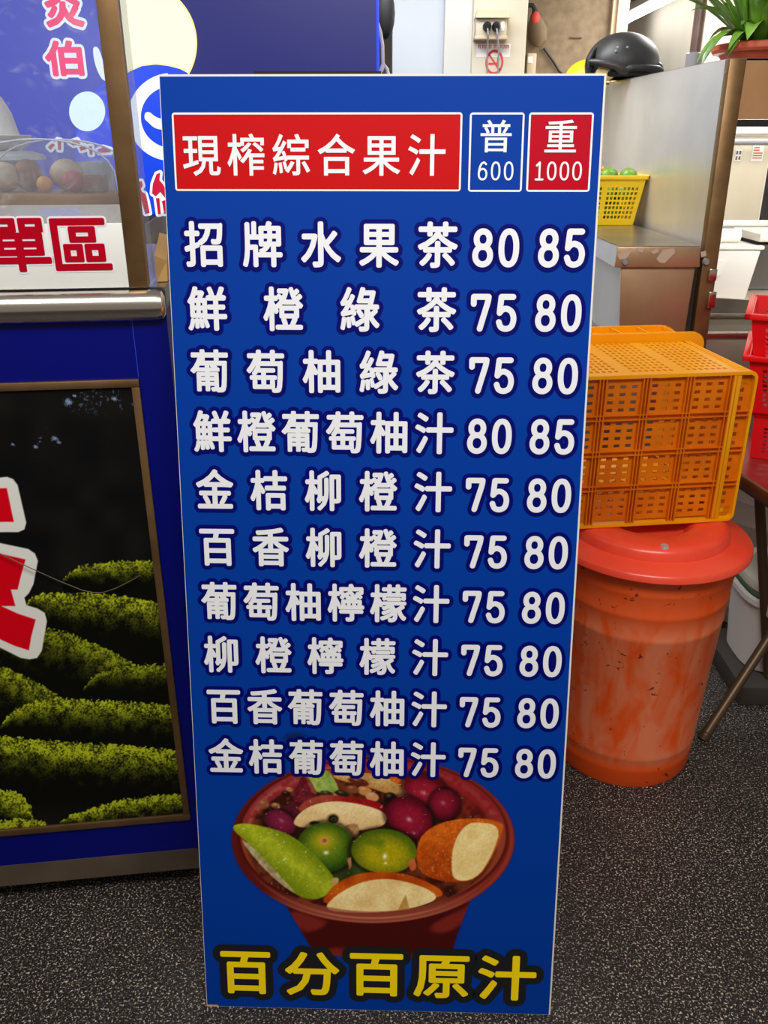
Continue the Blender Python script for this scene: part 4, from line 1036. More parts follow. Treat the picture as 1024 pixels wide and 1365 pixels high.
fa = MB(); fa.hexa([(0.024, 0.0, 1.445), (0.95, 0.0, 1.445), (0.95, 0.012, 1.445), (0.024, 0.012, 1.445)], [(0.024, 0.0, ZTP), (0.95, 0.0, ZTP), (0.95, 0.012, ZTP), (0.024, 0.012, ZTP)])
fa.build('fascia', mat('steel_warm_tint', (206, 162, 116), 0.38, 0.5, var=(186, 140, 94), vscale=5), stand)  # tan of the reflected street painted into the steel
MB().box((0.024, 0.0, 1.428), (0.95, 0.05, 1.444)).build('under_rail', M['rubber'], stand)
MB().hexa([(-0.005, 0.0, ZTP-0.004), (0.985, 0.0, ZTP-0.004), (0.985, yb-YF, zb_-0.004), (0.0, yb-YF, zb_-0.004)],
          [(-0.018, 0.0, ZTP+0.001), (0.985, 0.0, ZTP+0.001), (0.985, yb-YF, zb_+0.001), (0.0, yb-YF, zb_+0.001)]).build('top_shelf', M['steel'], stand)
wsf = empty('wall_shelf', (0.66, 3.72, 0), 'narrow steel shelf behind the steel chest carrying the yellow helmet', 'shelf')
MB().box((-0.12, -0.10, ZTP+0.012), (0.20, 0.22, ZTP+0.018), 0.001).build('shelf_board', M['steel'], wsf)
for x in (-0.11, 0.17): MB().box((x, 0.19, 0), (x+0.02, 0.21, ZTP+0.0125), 0.001).build('shelf_post', M['frame'], wsf)
for (y0, y1, x) in ((358, 374, 951), (388, 410, 950)):
    p1 = at(x, y0, YF-0.01); p2 = at(x, y1, YF-0.01)
    MB().box((p1.x-XP-0.012, -0.02, p2.z), (p1.x-XP+0.010, -0.002, p1.z), 0.003).build('latch', M['rail'], stand)

# long steel chest with a lid standing along the panel
LX0, LX1, LZ = 0.634, 0.858, 1.132
ch = empty('steel_chest', ((LX0+LX1)/2, YF-0.005, 0), 'long stainless chest with a flat lid and white tape scraps along the galvanised panel', 'chest')
cx_ = (LX0+LX1)/2
def ll(x, y, z): return (x-cx_, y-(YF-0.005), z)
lidm = MB(); lidm.hexa([ll(LX0-0.003, YF-0.005, 1.076), ll(LX1+0.008, YF-0.005, 1.076), ll(LX1+0.008, 3.6, 1.076), ll(LX0+0.03, 3.6, 1.076)],
                       [ll(LX0, YF-0.005, LZ), ll(LX1, YF-0.005, LZ), ll(LX1+0.006, 3.6, LZ), ll(LX0+0.03, 3.6, LZ)], 0, 0.004)
lidm.build('chest_lid', M['steel_b'], ch)
MB().box(ll(LX0+0.002, YF-0.003, LZ-0.001), ll(LX1-0.002, 3.6, LZ+0.0008)).build('lid_top_skin', M['steel'], ch)  # added skin gives the lid top its grey reflecting tone
MB().hexa([ll(LX0-0.0045, YF-0.003, 1.078), ll(LX0-0.002, YF-0.003, 1.078), ll(LX0+0.031, 3.6, 1.078), ll(LX0+0.0285, 3.6, 1.078)],
          [ll(LX0-0.0015, YF-0.003, LZ-0.002), ll(LX0+0.001, YF-0.003, LZ-0.002), ll(LX0+0.031, 3.6, LZ-0.002), ll(LX0+0.0285, 3.6, LZ-0.002)]).build('lid_side_skin', M['galv'], ch)  # added pale skin for the lit left side of the lid
MB().hexa([ll(0.6705, YF+0.014, 0.862), ll(0.673, YF+0.014, 0.862), ll(0.691, 3.58, 0.862), ll(0.6885, 3.58, 0.862)],
          [ll(0.6505, YF+0.010, 1.075), ll(0.653, YF+0.010, 1.075), ll(0.673, 3.58, 1.075), ll(0.6705, 3.58, 1.075)]).build('side_tone_skin', M['galv'], ch)  # added pale skin for the lit left side of the body
bd = MB(); bd.hexa([ll(0.672, YF+0.012, 0.86), ll(0.855, YF+0.012, 0.86), ll(0.855, 3.58, 0.86), ll(0.69, 3.58, 0.86)],
                   [ll(0.652, YF+0.008, 1.0765), ll(0.858, YF+0.008, 1.0765), ll(0.858, 3.58, 1.0765), ll(0.672, 3.58, 1.0765)], 0, 0.004)
bd.build('chest_body', M['steel_b'], ch)
MB().box(ll(0.655, YF+0.02, 0), ll(0.86, 3.58, 0.862), 0.003).build('base_cabinet', M['steel'], ch)
for (x, y) in ((833, 349), (941, 349)):
    p = at(x, y, YF-0.005); MB().tube([ll(p.x, YF-0.005, p.z), ll(p.x, YF-0.014, p.z)], [0.010, 0.007], 12).build('lid_bolt', M['gray_p'], ch)
tape_m = mat('tape_scrap', (196, 176, 154), 0.7)
for q in ([(823, 339), (841, 330), (843, 334), (836, 344), (826, 346)], [(849, 330), (859, 331), (856, 337), (850, 335)], [(867, 335), (877, 331), (878, 336), (871, 339)],
          [(875, 345), (884, 333), (899, 331), (900, 337), (886, 351), (879, 350)], [(934, 336), (941, 334), (942, 341), (935, 343)]):
    P_ = [at(x, y, YF-0.0068) for x, y in q]; MB().add([ll(p.x, p.y, p.z) for p in P_], [list(range(len(P_)))]).build('tape_scrap', tape_m, ch)

# basket maker
def basket(root, wb, db, wt_, dt, h, m, nxh, nyh, rim=0.014, solid_top=0.22, nz=None, th=0.003):
    """open tapered basket centred on its base, perforated sides"""
    b = [(-wb/2, -db/2, 0), (wb/2, -db/2, 0), (wb/2, db/2, 0), (-wb/2, db/2, 0)]
    t_ = [(-wt_/2, -dt/2, h), (wt_/2, -dt/2, h), (wt_/2, dt/2, h), (-wt_/2, dt/2, h)]
    body_ = MB()
    for k in range(4):
        k2 = (k+1) % 4; nh = nxh if k % 2 == 0 else nyh
        xs_ = [0.0, 0.06]; pitch = 0.88/nh
        for i in range(nh): xs_ += [0.06+pitch*(i+0.35), 0.06+pitch*(i+1)]
        xs_ += [1.0]
        nv_ = nz or 6; ys_ = [0.0, 0.10]; pv = (1-solid_top-0.10)/nv_
        for j in range(nv_): ys_ += [0.10+pv*(j+0.35), 0.10+pv*(j+1)]
        ys_ += [1.0]
        mid = nh//2
        body_.perf([b[k], b[k2], t_[k2], t_[k]], xs_, ys_, lambda i, j: i % 2 == 0 and 2 <= i < len(xs_)-2 and j % 2 == 0 and 2 <= j < len(ys_)-2 and not (i//2-1 == mid), th)
    body_.perf([b[3], b[2], b[1], b[0]], [0, 1], [0, 1], lambda i, j: False, th)
    bo = body_.build('basket_body', m, root, recalc=False)
    r_ = MB()
    for k in range(4):
        p = Vector(t_[k]); q = Vector(t_[(k+1) % 4]); d = (q-p).normalized(); outv = Vector((d.y, -d.x, 0))
        r_.hexa([p-d*rim+Vector((0, 0, -0.010)), q+d*rim+Vector((0, 0, -0.010)), q+d*rim+outv*rim+Vector((0, 0, -0.010)), p-d*rim+outv*rim+Vector((0, 0, -0.010))],
                [p-d*rim+Vector((0, 0, 0.003)), q+d*rim+Vector((0, 0, 0.003)), q+d*rim+outv*rim+Vector((0, 0, 0.003)), p-d*rim+outv*rim+Vector((0, 0, 0.003))], 0, 0.002)
    r_.build('rim', m, root)
yb_ = empty('yellow_basket', (0.725, 3.13, LZ+0.0015), 'yellow plastic basket of limes on the steel chest', 'basket')
basket(yb_, 0.24, 0.20, 0.285, 0.25, 0.155, M['yellow'], 18, 12, rim=0.012, nz=7)
for k, (dx, dy, lab) in enumerate(((-0.028, -0.055, 'green lime half hidden by the menu board in the yellow basket'), (0.038, -0.035, 'green lime in the middle of the yellow basket'), (0.095, -0.072, 'green lime nearest the right rim of the yellow basket'))):
    t = empty('lime', (0.725+dx, 3.13+dy, LZ+0.152), lab, 'lime', 0.6*k, 'limes in the yellow basket')
    MB().sphere((0, 0, 0), 0.031, (1.15, 1, 0.95), 20).build('fruit', M['lime'], t)
    MB().sphere((0.036, 0, 0), 0.005, (1, 1, 1), 8).build('stem_end', M['leaf'], t)
for dx, dy in ((-0.07, 0.03), (0.0, 0.04), (0.06, 0.05), (-0.06, -0.04)):
    pass
fl = MB()
for ix in range(4):
    for iy in range(3): fl.sphere((-0.095+ix*0.062, -0.065+iy*0.062, 0.098+0.006*((ix+iy) % 2)), 0.029, (1.05, 1, 1), 14)
for ix in range(3):
    for iy in range(2): fl.sphere((-0.07+ix*0.065, -0.035+iy*0.065, 0.042), 0.034, (1.05, 1, 1), 14)
fl.build('lime_pile', M['lime'], label='green limes filling the yellow basket under the top ones', cat='limes', kind='stuff', loc=(0.725, 3.13, LZ+0.001))
t = empty('lemon', (0.722, 3.17, LZ+0.175), 'yellow lemon at the board edge on top of the limes', 'lemon')
MB().sphere((0, 0, 0), 0.027, (1.25, 1, 1), 18).build('fruit', M['lemon'], t); MB().sphere((0.034, 0, 0), 0.008, (1, 1, 1), 8).build('tip', M['lemon'], t)

# helmets at the back of the stand's top
hm = empty('helmet', (0.872, 3.50, ZTP+0.0235), 'black open face scooter helmet on top of the steel stand', 'helmet', 0.0)
bmm = bmesh.new(); bmesh.ops.create_uvsphere(bmm, u_segments=40, v_segments=24, radius=1)
bmesh.ops.delete(bmm, geom=[v for v in bmm.verts if v.co.z < -0.40], context='VERTS')
for v in bmm.verts: v.co = Vector((v.co.x*0.135, v.co.y*0.115, v.co.z*0.106+0.045))
MB().bm(bmm, 0, True).build('shell', M['black'], hm)
E2 = [(0.128*math.cos(2*math.pi*k/36), 0.109*math.sin(2*math.pi*k/36), 0.010) for k in range(37)]
MB().tube(E2, 0.010, 8, caps=False).build('edge_trim', M['rubber'], hm)
E2 = [(-0.138+0.022*k, -0.118+0.030*((k-5)/5)**2, 0.050-0.0042*k-(0.010 if k > 4 else 0)) for k in range(7)]
MB().tube(E2, [0.008, 0.013, 0.014, 0.014, 0.014, 0.016, 0.010], 10).build('face_band', mat('worn_black', (52, 50, 48), 0.4), hm)
E2 = [(-0.02+0.016*k, -0.116+0.02*(k/9)**2, 0.026-0.0012*(k-4)**2*0.2) for k in range(10)]
MB().tube(E2, [0.006]+[0.013]*8+[0.006], 10).build('visor_fold', M['black'], hm)
MB().sphere((-0.078, -0.082, 0.012), 0.036, (1.0, 0.5, 0.7), 14).build('lining', mat('cream_lining', (232, 206, 140), 0.7), hm)
MB().sphere((0.120, -0.05, 0.024), 0.026, (0.7, 0.8, 1.0), 12).build('rear_tab', M['black'], hm)
E2 = [(-0.134, -0.06, 0.028), (-0.136, -0.06, 0.055), (-0.122, -0.05, 0.080), (-0.098, -0.03, 0.102)]
MB().tube(E2, [0.010, 0.012, 0.010, 0.005], 8).build('peak', M['rubber'], hm)
for (x, y, z) in ((-0.045, -0.094, 0.092), (-0.052, -0.102, 0.080), (-0.012, -0.101, 0.092)): MB().sphere((x, y, z), 0.005, (1, 0.6, 1), 8).build('stud', M['gray_p'], hm)
yh = empty('helmet', (0.795, 3.73, ZTP+0.0185), 'yellow helmet behind the black one above the menu board', 'helmet')
bmm = bmesh.new(); bmesh.ops.create_uvsphere(bmm, u_segments=30, v_segments=16, radius=1)
bmesh.ops.delete(bmm, geom=[v for v in bmm.verts if v.co.z < -0.2], context='VERTS')
for v in bmm.verts: v.co = Vector((v.co.x*0.085, v.co.y*0.08, v.co.z*0.070+0.016))
MB().bm(bmm, 0, True).build('shell', M['lemon'], yh)
MB().tube([(-0.004, -0.080, 0.0), (0.0, -0.078, 0.035), (0.012, -0.056, 0.070), (0.03, -0.01, 0.092)], 0.010, 8).build('strap', M['rubber'], yh)

# pole standing on the stand top
pz_ = ZTP+0.010
t = empty('pole', (1.150, 3.55, ZTP+0.0235), 'thin brown metal pole with a grey sleeve rising from the steel stand', 'pole')
MB().tube([(0, 0, 0.07), (0.0, 0, 0.75)], 0.0205, 14).build('shaft', mat('pole_brown', (132, 110, 100), 0.35, 0.4, var=(100, 80, 72), vscale=9), t)
MB().tube([(0, 0, 0), (0, 0, 0.085), (0, 0, 0.09)], [0.031, 0.031, 0.022], 14).build('sleeve', M['gray_p'], t)

# potted plant
pc = Vector((1.150, 2.92, ZTP+0.0125))
pt = empty('potted_plant', pc, 'leafy green plant in a terracotta pot on top of the steel stand', 'potted plant')
MB().lathe([(0, 0), (0.098, 0), (0.126, 0.040), (0.142, 0.042), (0.148, 0.050), (0.146, 0.064), (0.136, 0.068), (0.124, 0.062), (0.112, 0.045), (0, 0.043)], 40).build('pot', M['terracotta'], pt)
MB().lathe([(0, 0.060), (0.10, 0.056), (0.119, 0.052)], 30).build('soil', mat('soil', (48, 36, 26), 0.9), pt)
def leaf(mb_, base, az, length, lift, droop, wid):
    pts_ = []; n_ = 9
    for k in range(n_):
        s_ = k/(n_-1); rr = length*s_*math.cos(lift)*(1-0.12*s_); z = length*math.sin(lift)*s_-droop*s_*s_
        pts_.append((Vector((base[0]+math.cos(az)*rr, base[1]+math.sin(az)*rr, base[2]+z)), wid*(0.35+1.3*math.sin(math.pi*min(1, s_*0.93+0.05)))*(1 if k < n_-1 else 0.02)))
    sd_ = Vector((-math.sin(az), math.cos(az), 0)); V = []; Fc = []
    for p, w_ in pts_:
        V += [p+sd_*w_*0.5+Vector((0, 0, w_*0.18)), p, p-sd_*w_*0.5+Vector((0, 0, w_*0.18))]
        V += [p+sd_*w_*0.48+Vector((0, 0, w_*0.18-0.0012)), p-Vector((0, 0, 0.0016)), p-sd_*w_*0.48+Vector((0, 0, w_*0.18-0.0012))]
    for k in range(n_-1):
        a = 6*k; b_ = 6*(k+1)
        Fc += [[a, a+1, b_+1, b_], [a+1, a+2, b_+2, b_+1], [a+3, b_+3, b_+4, a+4], [a+4, b_+4, b_+5, a+5], [a, b_, b_+3, a+3], [a+2, a+5, b_+5, b_+2]]
    mb_.add(V, Fc, 0, True)
lr = random.Random(3)
LV = [(math.radians(184), 0.34, math.radians(50), 0.16, 0.024), (math.radians(205), 0.30, math.radians(44), 0.26, 0.024), (math.radians(168), 0.40, math.radians(46), 0.14, 0.024), (math.radians(196), 0.27, math.radians(40), 0.22, 0.028),
      (math.radians(215), 0.22, math.radians(50), 0.20, 0.026), (math.radians(232), 0.25, math.radians(58), 0.20, 0.030)]
for k in range(76):
    LV.append((math.radians(lr.uniform(0, 360)), lr.uniform(0.20, 0.42), math.radians(lr.uniform(42, 86)), lr.uniform(0.02, 0.20), lr.uniform(0.019, 0.028)))
for az, ln, lf, dr, wd in LV:
    q = MB(); leaf(q, (0.045*math.cos(az), 0.045*math.sin(az), 0.055), az, ln, lf, dr, wd); q.build('leaf', M['leaf'], pt, recalc=False)

# ------------------------------------------------------------------ BIN with lid
bn = empty('bin', (0.592, 1.730, 0), 'large scuffed orange plastic bin with a red lid beside the menu board', 'bin')
BH = 0.025
prof = [(0, 0.004), (0.150, 0.004), (0.161, 0.0), (0.166, 0.010), (0.1675, 0.045), (0.1688, 0.049), (0.1682, 0.054), (0.1708, 0.082), (0.1722, 0.086), (0.1714, 0.091), (0.1880, 0.408),
        (0.1898, 0.412), (0.1886, 0.418), (0.1918, 0.466), (0.1936, 0.470), (0.1924, 0.476), (0.1950, 0.522), (0.1968, 0.526), (0.1956, 0.532), (0.2015, 0.581), (0.204, 0.585), (0.199, 0.586), (0.186, 0.40), (0.160, 0.03), (0, 0.03)]
MB().lathe(prof, 72).build('bin_body', M['bin'], bn)
lprof = [(0, 0.570), (0.062, 0.570), (0.076, 0.574), (0.086, 0.590), (0.098, 0.598), (0.152, 0.600), (0.166, 0.596), (0.1715, 0.588), (0.1735, 0.572), (0.178, 0.5695), (0.2175, 0.565), (0.2225, 0.560), (0.2240, 0.548), (0.2190, 0.548), (0.2170, 0.557), (0.170, 0.564), (0.06, 0.558), (0, 0.558)]
lprof = [(r, z+BH) for r, z in lprof]
lo = MB().lathe(lprof, 80).build('bin_lid', M['lid'], bn)
p = atz(886, 729, 0.624)-Vector((0.592, 1.730, 0))
MB().tube([(p.x, p.y, 0.618), (p.x, p.y, 0.628)], [0.010, 0.008], 14).build('lid_screw', M['galv'], lo)

# ------------------------------------------------------------------ ORANGE CRATE on the bin, lying on its side
CW, CH, CD = 0.52, 0.335, 0.285
cz0 = 0.6258
cR = atz(977, 694, cz0)
yaw = math.radians(7.2)
cr = empty('crate', (cR.x, cR.y, cz0), 'orange slatted plastic crate lying on its side on the red bin lid', 'crate', yaw)
# local: x leftwards negative, y away, z up ; base plate of the crate faces the viewer
cells_x, cells_z = 5, 4
fx0, fx1 = -CW+0.005, -0.052
def sub(a, b, ncell, nh, rib=0.10, hole=0.50):
    xs_ = [a]; kinds = []
    cwid = (b-a)/ncell
    for c in range(ncell):
        s = a+c*cwid; inner_ = cwid*(1-2*rib); pit = inner_/nh
        xs_.append(s+cwid*rib); kinds.append('s')
        for i in range(nh):
            xs_.append(s+cwid*rib+pit*(i+0.5-hole/2)); kinds.append('s'); xs_.append(s+cwid*rib+pit*(i+0.5+hole/2)); kinds.append('h')
        xs_.append(s+cwid*(1-rib)); kinds.append('s'); xs_.append(s+cwid); kinds.append('s')
    return xs_, kinds
xs_, kx = sub(0.0, 1.0, cells_x, 3); zs_, kz = sub(0.0, 1.0, cells_z, 4, 0.08, 0.46)
bp2 = MB(); bp2.perf([(fx0, 0.010, 0.012), (fx1, 0.010, 0.012), (fx1, 0.010, CH-0.012), (fx0, 0.010, CH-0.012)], xs_, zs_, lambda i, j: kx[i] == 'h' and kz[j] == 'h', 0.003)
bp2.build('base_plate', M['orange_shade'], cr, recalc=False)
rb = MB()
for c in range(1, cells_x+1):
    x = fx0+(fx1-fx0)*c/cells_x
    for dx in (-0.007, 0.0, 0.007): rb.box((x+dx-0.0012, 0.0005, 0.006), (x+dx+0.0012, 0.010, CH-0.006))
for c in range(1, cells_z):
    z = 0.012+(CH-0.024)*c/cells_z
    for dz in (-0.005, 0.005): rb.box((fx0, 0.0015, z+dz-0.0011), (-0.004, 0.010, z+dz+0.0011))
rb.build('base_rib', M['orange_shade'], cr)
# rounded outer frame of the base and the corner column
fr = MB()
RRc = 0.016
loop = round_rect(-CW, 0.0, 0.0, CH, RRc, 6); inn = round_rect(-CW+0.006, 0.006, -0.006, CH-0.007, RRc*0.7, 6); nL = len(loop)
V = [(x, 0.0, z) for x, z in loop]+[(x, 0.0, z) for x, z in inn]+[(x, 0.02, z) for x, z in loop]+[(x, 0.02, z) for x, z in inn]
Fc = []
for k in range(nL):
    k2 = (k+1) % nL
    Fc += [[k, k2, nL+k2, nL+k], [k, 2*nL+k, 2*nL+k2, k2], [nL+k, nL+k2, 3*nL+k2, 3*nL+k]]
fr.add(V, Fc, 0)
fr.box((-0.052, 0.001, 0.006), (-0.034, 0.014, CH-0.006), 0.003)
fr.build('base_frame', M['orange'], cr)
sd_ = MB()
kx2 = ['s' if i % 2 == 0 else 'h' for i in range(9)]
sd_.perf([(-0.034, 0.012, 0.008), (-0.006, 0.012, 0.008), (-0.006, 0.012, CH-0.008), (-0.034, 0.012, CH-0.008)], [0, 0.2, 0.5, 0.8, 1.0], [k/33 for k in range(34)], lambda i, j: i == 1 and j % 2 == 1 and (j//2) % 4 != 3, 0.003)
sd_.build('corner_plate', M['orange_shade'], cr, recalc=False)
# four walls running back
def wall(q, nx_, ny_, ribs):
    mbw = MB(); xs3, k3 = sub(0, 1, ribs, nx_, 0.10, 0.58); ys3, k4 = sub(0, 1, 1, ny_, 0.04, 0.56)
    mbw.perf(q, xs3, ys3, lambda i, j: k3[i] == 'h' and k4[j] == 'h', 0.004); return mbw
def skewwall(q, nx_, ny_, ribs): return wall(q, nx_, ny_, ribs)
topo = skewwall([(-CW+0.012, 0.012, CH-0.0005), (-0.040, 0.012, CH-0.0005), (-0.040, CD, CH+0.004), (-CW+0.012, CD, CH+0.004)], 7, 12, 4).build('crate_wall', M['orange'], cr, recalc=False)
wall([(0.0, 0.016, 0.016), (0.0, CD, 0.006), (0.0, CD, CH-0.006), (0.0, 0.016, CH-0.016)], 4, 9, 3).build('crate_wall', M['orange'], cr, recalc=False)
wall([(-CW, CD, 0.006), (-CW, 0.016, 0.016), (-CW, 0.016, CH-0.016), (-CW, CD, CH-0.006)], 4, 9, 3).build('crate_wall', M['orange'], cr, recalc=False)
wall([(-0.012, 0.016, 0.001), (-CW+0.012, 0.016, 0.001), (-CW+0.012, CD, 0.001), (-0.012, CD, 0.001)], 5, 13, 4).build('crate_wall', M['orange'], cr, recalc=False)
for x, z in ((-0.016, CH-0.016), (-CW+0.016, CH-0.016), (-0.016, 0.016), (-CW+0.016, 0.016)):   # rounded long edges
    cc_ = MB(); cc_.tube([(x, 0.012, z), (x, CD, z)], 0.0158, 14)
    if x > -0.1 and z > 0.1:
        cc_.box((-0.040, 0.012, CH-0.006), (-0.014, CD, CH+0.001), 0.002)
        for xx in (-0.030, -0.022): cc_.tube([(xx, 0.03, CH+0.0008), (xx, CD, CH+0.0026)], 0.002, 6)
    cc_.build('corner_rail', M['orange'], cr)
# flanges at the open end and the ribbed collar between them
def flange(y0, y1, grow, name, r=0.03):
    f_ = MB(); lo_ = round_rect(-CW-grow, 0.0015, grow, CH+grow, r, 6); in_ = round_rect(-CW+0.008, 0.010, -0.008, CH-0.006, 0.012, 6); n_ = len(lo_)
    V = [(x, y0, z) for x, z in lo_]+[(x, y0, z) for x, z in in_]+[(x, y1, z) for x, z in lo_]+[(x, y1, z) for x, z in in_]; Fc = []
    for k in range(n_):
        k2 = (k+1) % n_
        Fc += [[k, k2, n_+k2, n_+k], [2*n_+k2, 2*n_+k, 3*n_+k, 3*n_+k2], [k, 2*n_+k, 2*n_+k2, k2], [n_+k, n_+k2, 3*n_+k2, 3*n_+k]]
    f_.add(V, Fc, 0); return f_.build(name, M['orange'], cr)
flange(CD, CD+0.010, 0.022, 'flange')
co = MB()
co.box((-CW+0.01, CD+0.008, CH-0.008), (-0.014, CD+0.125, CH-0.003))
for x in np.linspace(-CW+0.02, -0.03, 8): co.box((x-0.002, CD+0.008, CH-0.004), (x+0.002, CD+0.118, CH+0.014))
co.box((-CW+0.01, CD+0.07, CH-0.004), (-0.03, CD+0.073, CH+0.010))
co.box((-0.02, CD+0.008, 0.02), (-0.014, CD+0.12, CH-0.01)); co.box((-CW+0.014, CD+0.008, 0.02), (-CW+0.02, CD+0.12, CH-0.01)); co.box((-CW+0.01, CD+0.008, 0.003), (-0.014, CD+0.12, 0.008))
co.build('collar', M['orange'], cr)
flange(CD+0.115, CD+0.123, 0.016, 'flange', 0.05)
lbq = MB(); lbq.box((-0.285, CD+0.03, CH-0.0028), (-0.185, CD+0.055, CH-0.0018)); lbo = lbq.build('paper_label', M['paper'], cr)
f = MB()
for (x0, x1) in ((-0.270, -0.256), (-0.250, -0.238), (-0.225, -0.215), (-0.212, -0.198)): f.box((x0, CD+0.036, CH-0.0019), (x1, CD+0.050, CH-0.0014))
f.build('label_marks', M['pink_ink'], lbo)

# ------------------------------------------------------------------ TABLE and things to the right
TZ = 0.66
tb = empty('folding_table', (0.87, 1.80, 0), 'dark red table with a rounded bronze edge and folding legs at the right', 'table', math.radians(0))
e1 = atz(988, 632, TZ); e2 = atz(1024, 655, TZ)
dY = (e2-e1).normalized()
A_ = e1-dY*0.32; B_ = e2+dY*0.30
o_ = Vector((0.87, 1.80, 0))
ex_ = Vector((1, 0, 0))*0.8
tt = MB(); P4 = [B_-o_, B_+ex_-o_, A_+ex_-o_, A_-o_]
tt.hexa([p+Vector((0.004, 0, -0.024)) for p in P4], [p+Vector((0.004, 0, 0)) for p in P4]); tt.build('tabletop', M['table'], tb)
eg = MB(); V = []; Fc = []
prof = [(0.004+0.012*(1-math.cos(a))*0-0.011*math.sin(a), -0.019+0.019*math.cos(a)) for a in np.linspace(0, math.pi, 9)]
for p in (A_-o_, B_-o_):
    for (dx, dz) in prof: V.append(p+Vector((dx, 0, dz)))
n = len(prof)
for k in range(n-1): Fc.append([k, k+1, n+k+1, n+k])
Fc.append(list(range(n))); Fc.append([n+k for k in range(n)])
eg.add(V, Fc, 0, True); eg.build('table_edge', M['bronze'], tb)
foot = atz(940, 980, 0.012)
l1 = foot-o_; l1t = at(1024, 852, 1.86)-o_; dd = (l1t-l1)
l1e = l1+dd*(0.60/dd.z)
MB().tube([l1, l1e], 0.0125, 12).build('leg', M['bronze_d'], tb)
MB().tube([l1+Vector((-0.004, 0, -0.010)), l1+dd*0.04], 0.014, 12).build('foot_cap', M['bronze_d'], tb)
q1 = at(1014, 690, 1.93)-o_; q2 = at(1022, 850, 1.93)-o_; q3 = q2+(q2-q1)*1.2
q3 = q1+(q2-q1)*((q1.z-0.005)/(q1.z-q2.z)); q0 = q1+(q2-q1)*((q1.z-0.635)/(q1.z-q2.z))
MB().tube([q0, q3], 0.0125, 12).build('leg', M['bronze_d'], tb)
for sx_ in (0.62,):
    MB().tube([l1+Vector((sx_+0.12, 0.02, 0)), l1e+Vector((sx_-0.30, 0.02, 0))], 0.0125, 12).build('leg', M['bronze_d'], tb)
    MB().tube([q3+Vector((sx_-0.15, 0, 0)), q0+Vector((sx_-0.1, 0, 0))], 0.0125, 12).build('leg', M['bronze_d'], tb)
MB().tube([Vector((0.03, 0.02, 0.622)), Vector((0.78, 0.02, 0.622))], 0.011, 10).build('crossbar', M['bronze_d'], tb)

# red baskets stacked on the table
BYAW = math.radians(-24)
def corner_place(x, y, Y, z, w_, d_):      # centre of a basket whose front left corner stands at a measured point
    p = at(x, y, Y); c_, s_ = math.cos(BYAW), math.sin(BYAW)
    return (p.x+c_*w_/2-s_*d_/2, p.y+s_*w_/2+c_*d_/2, z)
RG = 'red baskets stacked on the table'
b3 = empty('red_basket', corner_place(1001, 600, 2.02, TZ+0.0005, 0.36, 0.26), 'lowest red basket of the stack on the dark red table', 'basket', BYAW, RG)
basket(b3, 0.36, 0.26, 0.375, 0.275, 0.120, M['redp'], 26, 18, rim=0.006, solid_top=0.32, nz=7)
zr2 = at(991, 474, 2.0).z; zr1 = at(994, 419, 2.0).z
b2 = empty('red_basket', corner_place(992, 474, 1.99, TZ+0.124, 0.435, 0.31), 'middle red basket of the stack on the dark red table', 'basket', BYAW, RG)
basket(b2, 0.36, 0.25, 0.412, 0.29, zr2-TZ-0.124, M['redp'], 24, 16, rim=0.014, nz=8)
b1 = dup(b2, (0, 0, 0), BYAW, 'topmost red basket of the stack on the dark red table'); b1.location = corner_place(995, 419, 1.99, TZ+0.124+zr1-zr2, 0.435, 0.31)

# white bucket on a low ledge under the table
lg = MB(); lg.box((0.955, 1.885, 0.0), (1.35, 2.19, 0.058), 0.004); lg.build('low_platform', mat('dark_platform', (58, 52, 46), 0.6), label='low grey platform on the floor under the table', cat='platform')
bk = empty('bucket', (1.105, 2.055, 0.0585), 'white bucket with a green band and pale lid under the dark red table', 'bucket')
def rsq(r, n=48, p=3.2):
    return [(r*math.copysign(abs(math.cos(2*math.pi*k/n))**(2/p), math.cos(2*math.pi*k/n)), r*math.copysign(abs(math.sin(2*math.pi*k/n))**(2/p), math.sin(2*math.pi*k/n))) for k in range(n)]
def rslathe(prof, n=48):
    V = []; Fc = []
    for r, z in prof: V += [(x, y, z) for x, y in rsq(r, n)]
    for i in range(len(prof)-1):
        for k in range(n): Fc.append([i*n+k, i*n+(k+1) % n, (i+1)*n+(k+1) % n, (i+1)*n+k])
    Fc.append(list(range(n)))
    return MB().add(V, Fc, 0, True)
rslathe([(0.108, 0), (0.112, 0.004), (0.128, 0.205), (0.140, 0.208), (0.140, 0.222), (0.126, 0.222), (0.10, 0.012)]).build('bucket_body', M['white_p'], bk)
rslathe([(0.118, 0.205), (0.124, 0.252), (0.110, 0.252)]).build('green_band', M['green_p'], bk)
rslathe([(0.001, 0.276), (0.08, 0.276), (0.086, 0.281), (0.105, 0.279), (0.131, 0.270), (0.134, 0.262), (0.132, 0.246), (0.126, 0.246), (0.126, 0.255)][::-1]).build('bucket_lid', mat('cloudy_lid', (206, 204, 190), 0.4), bk)
MB().box((-0.11, -0.15, 0.20), (-0.098, -0.132, 0.232), 0.003).build('handle_lug', M['white_p'], bk)

# pale drum further back under the table
dm = empty('drum', (1.20, 2.42, 0), 'pale grey ridged plastic drum behind the table', 'drum')
pr = [(0, 0), (0.155, 0), (0.16, 0.01)]
for k in range(6): pr += [(0.161, 0.05+k*0.07), (0.166, 0.06+k*0.07), (0.161, 0.07+k*0.07)]
pr += [(0.16, 0.47), (0.15, 0.485), (0, 0.49)]
MB().lathe(pr, 48).build('drum_body', M['wallw'], dm)

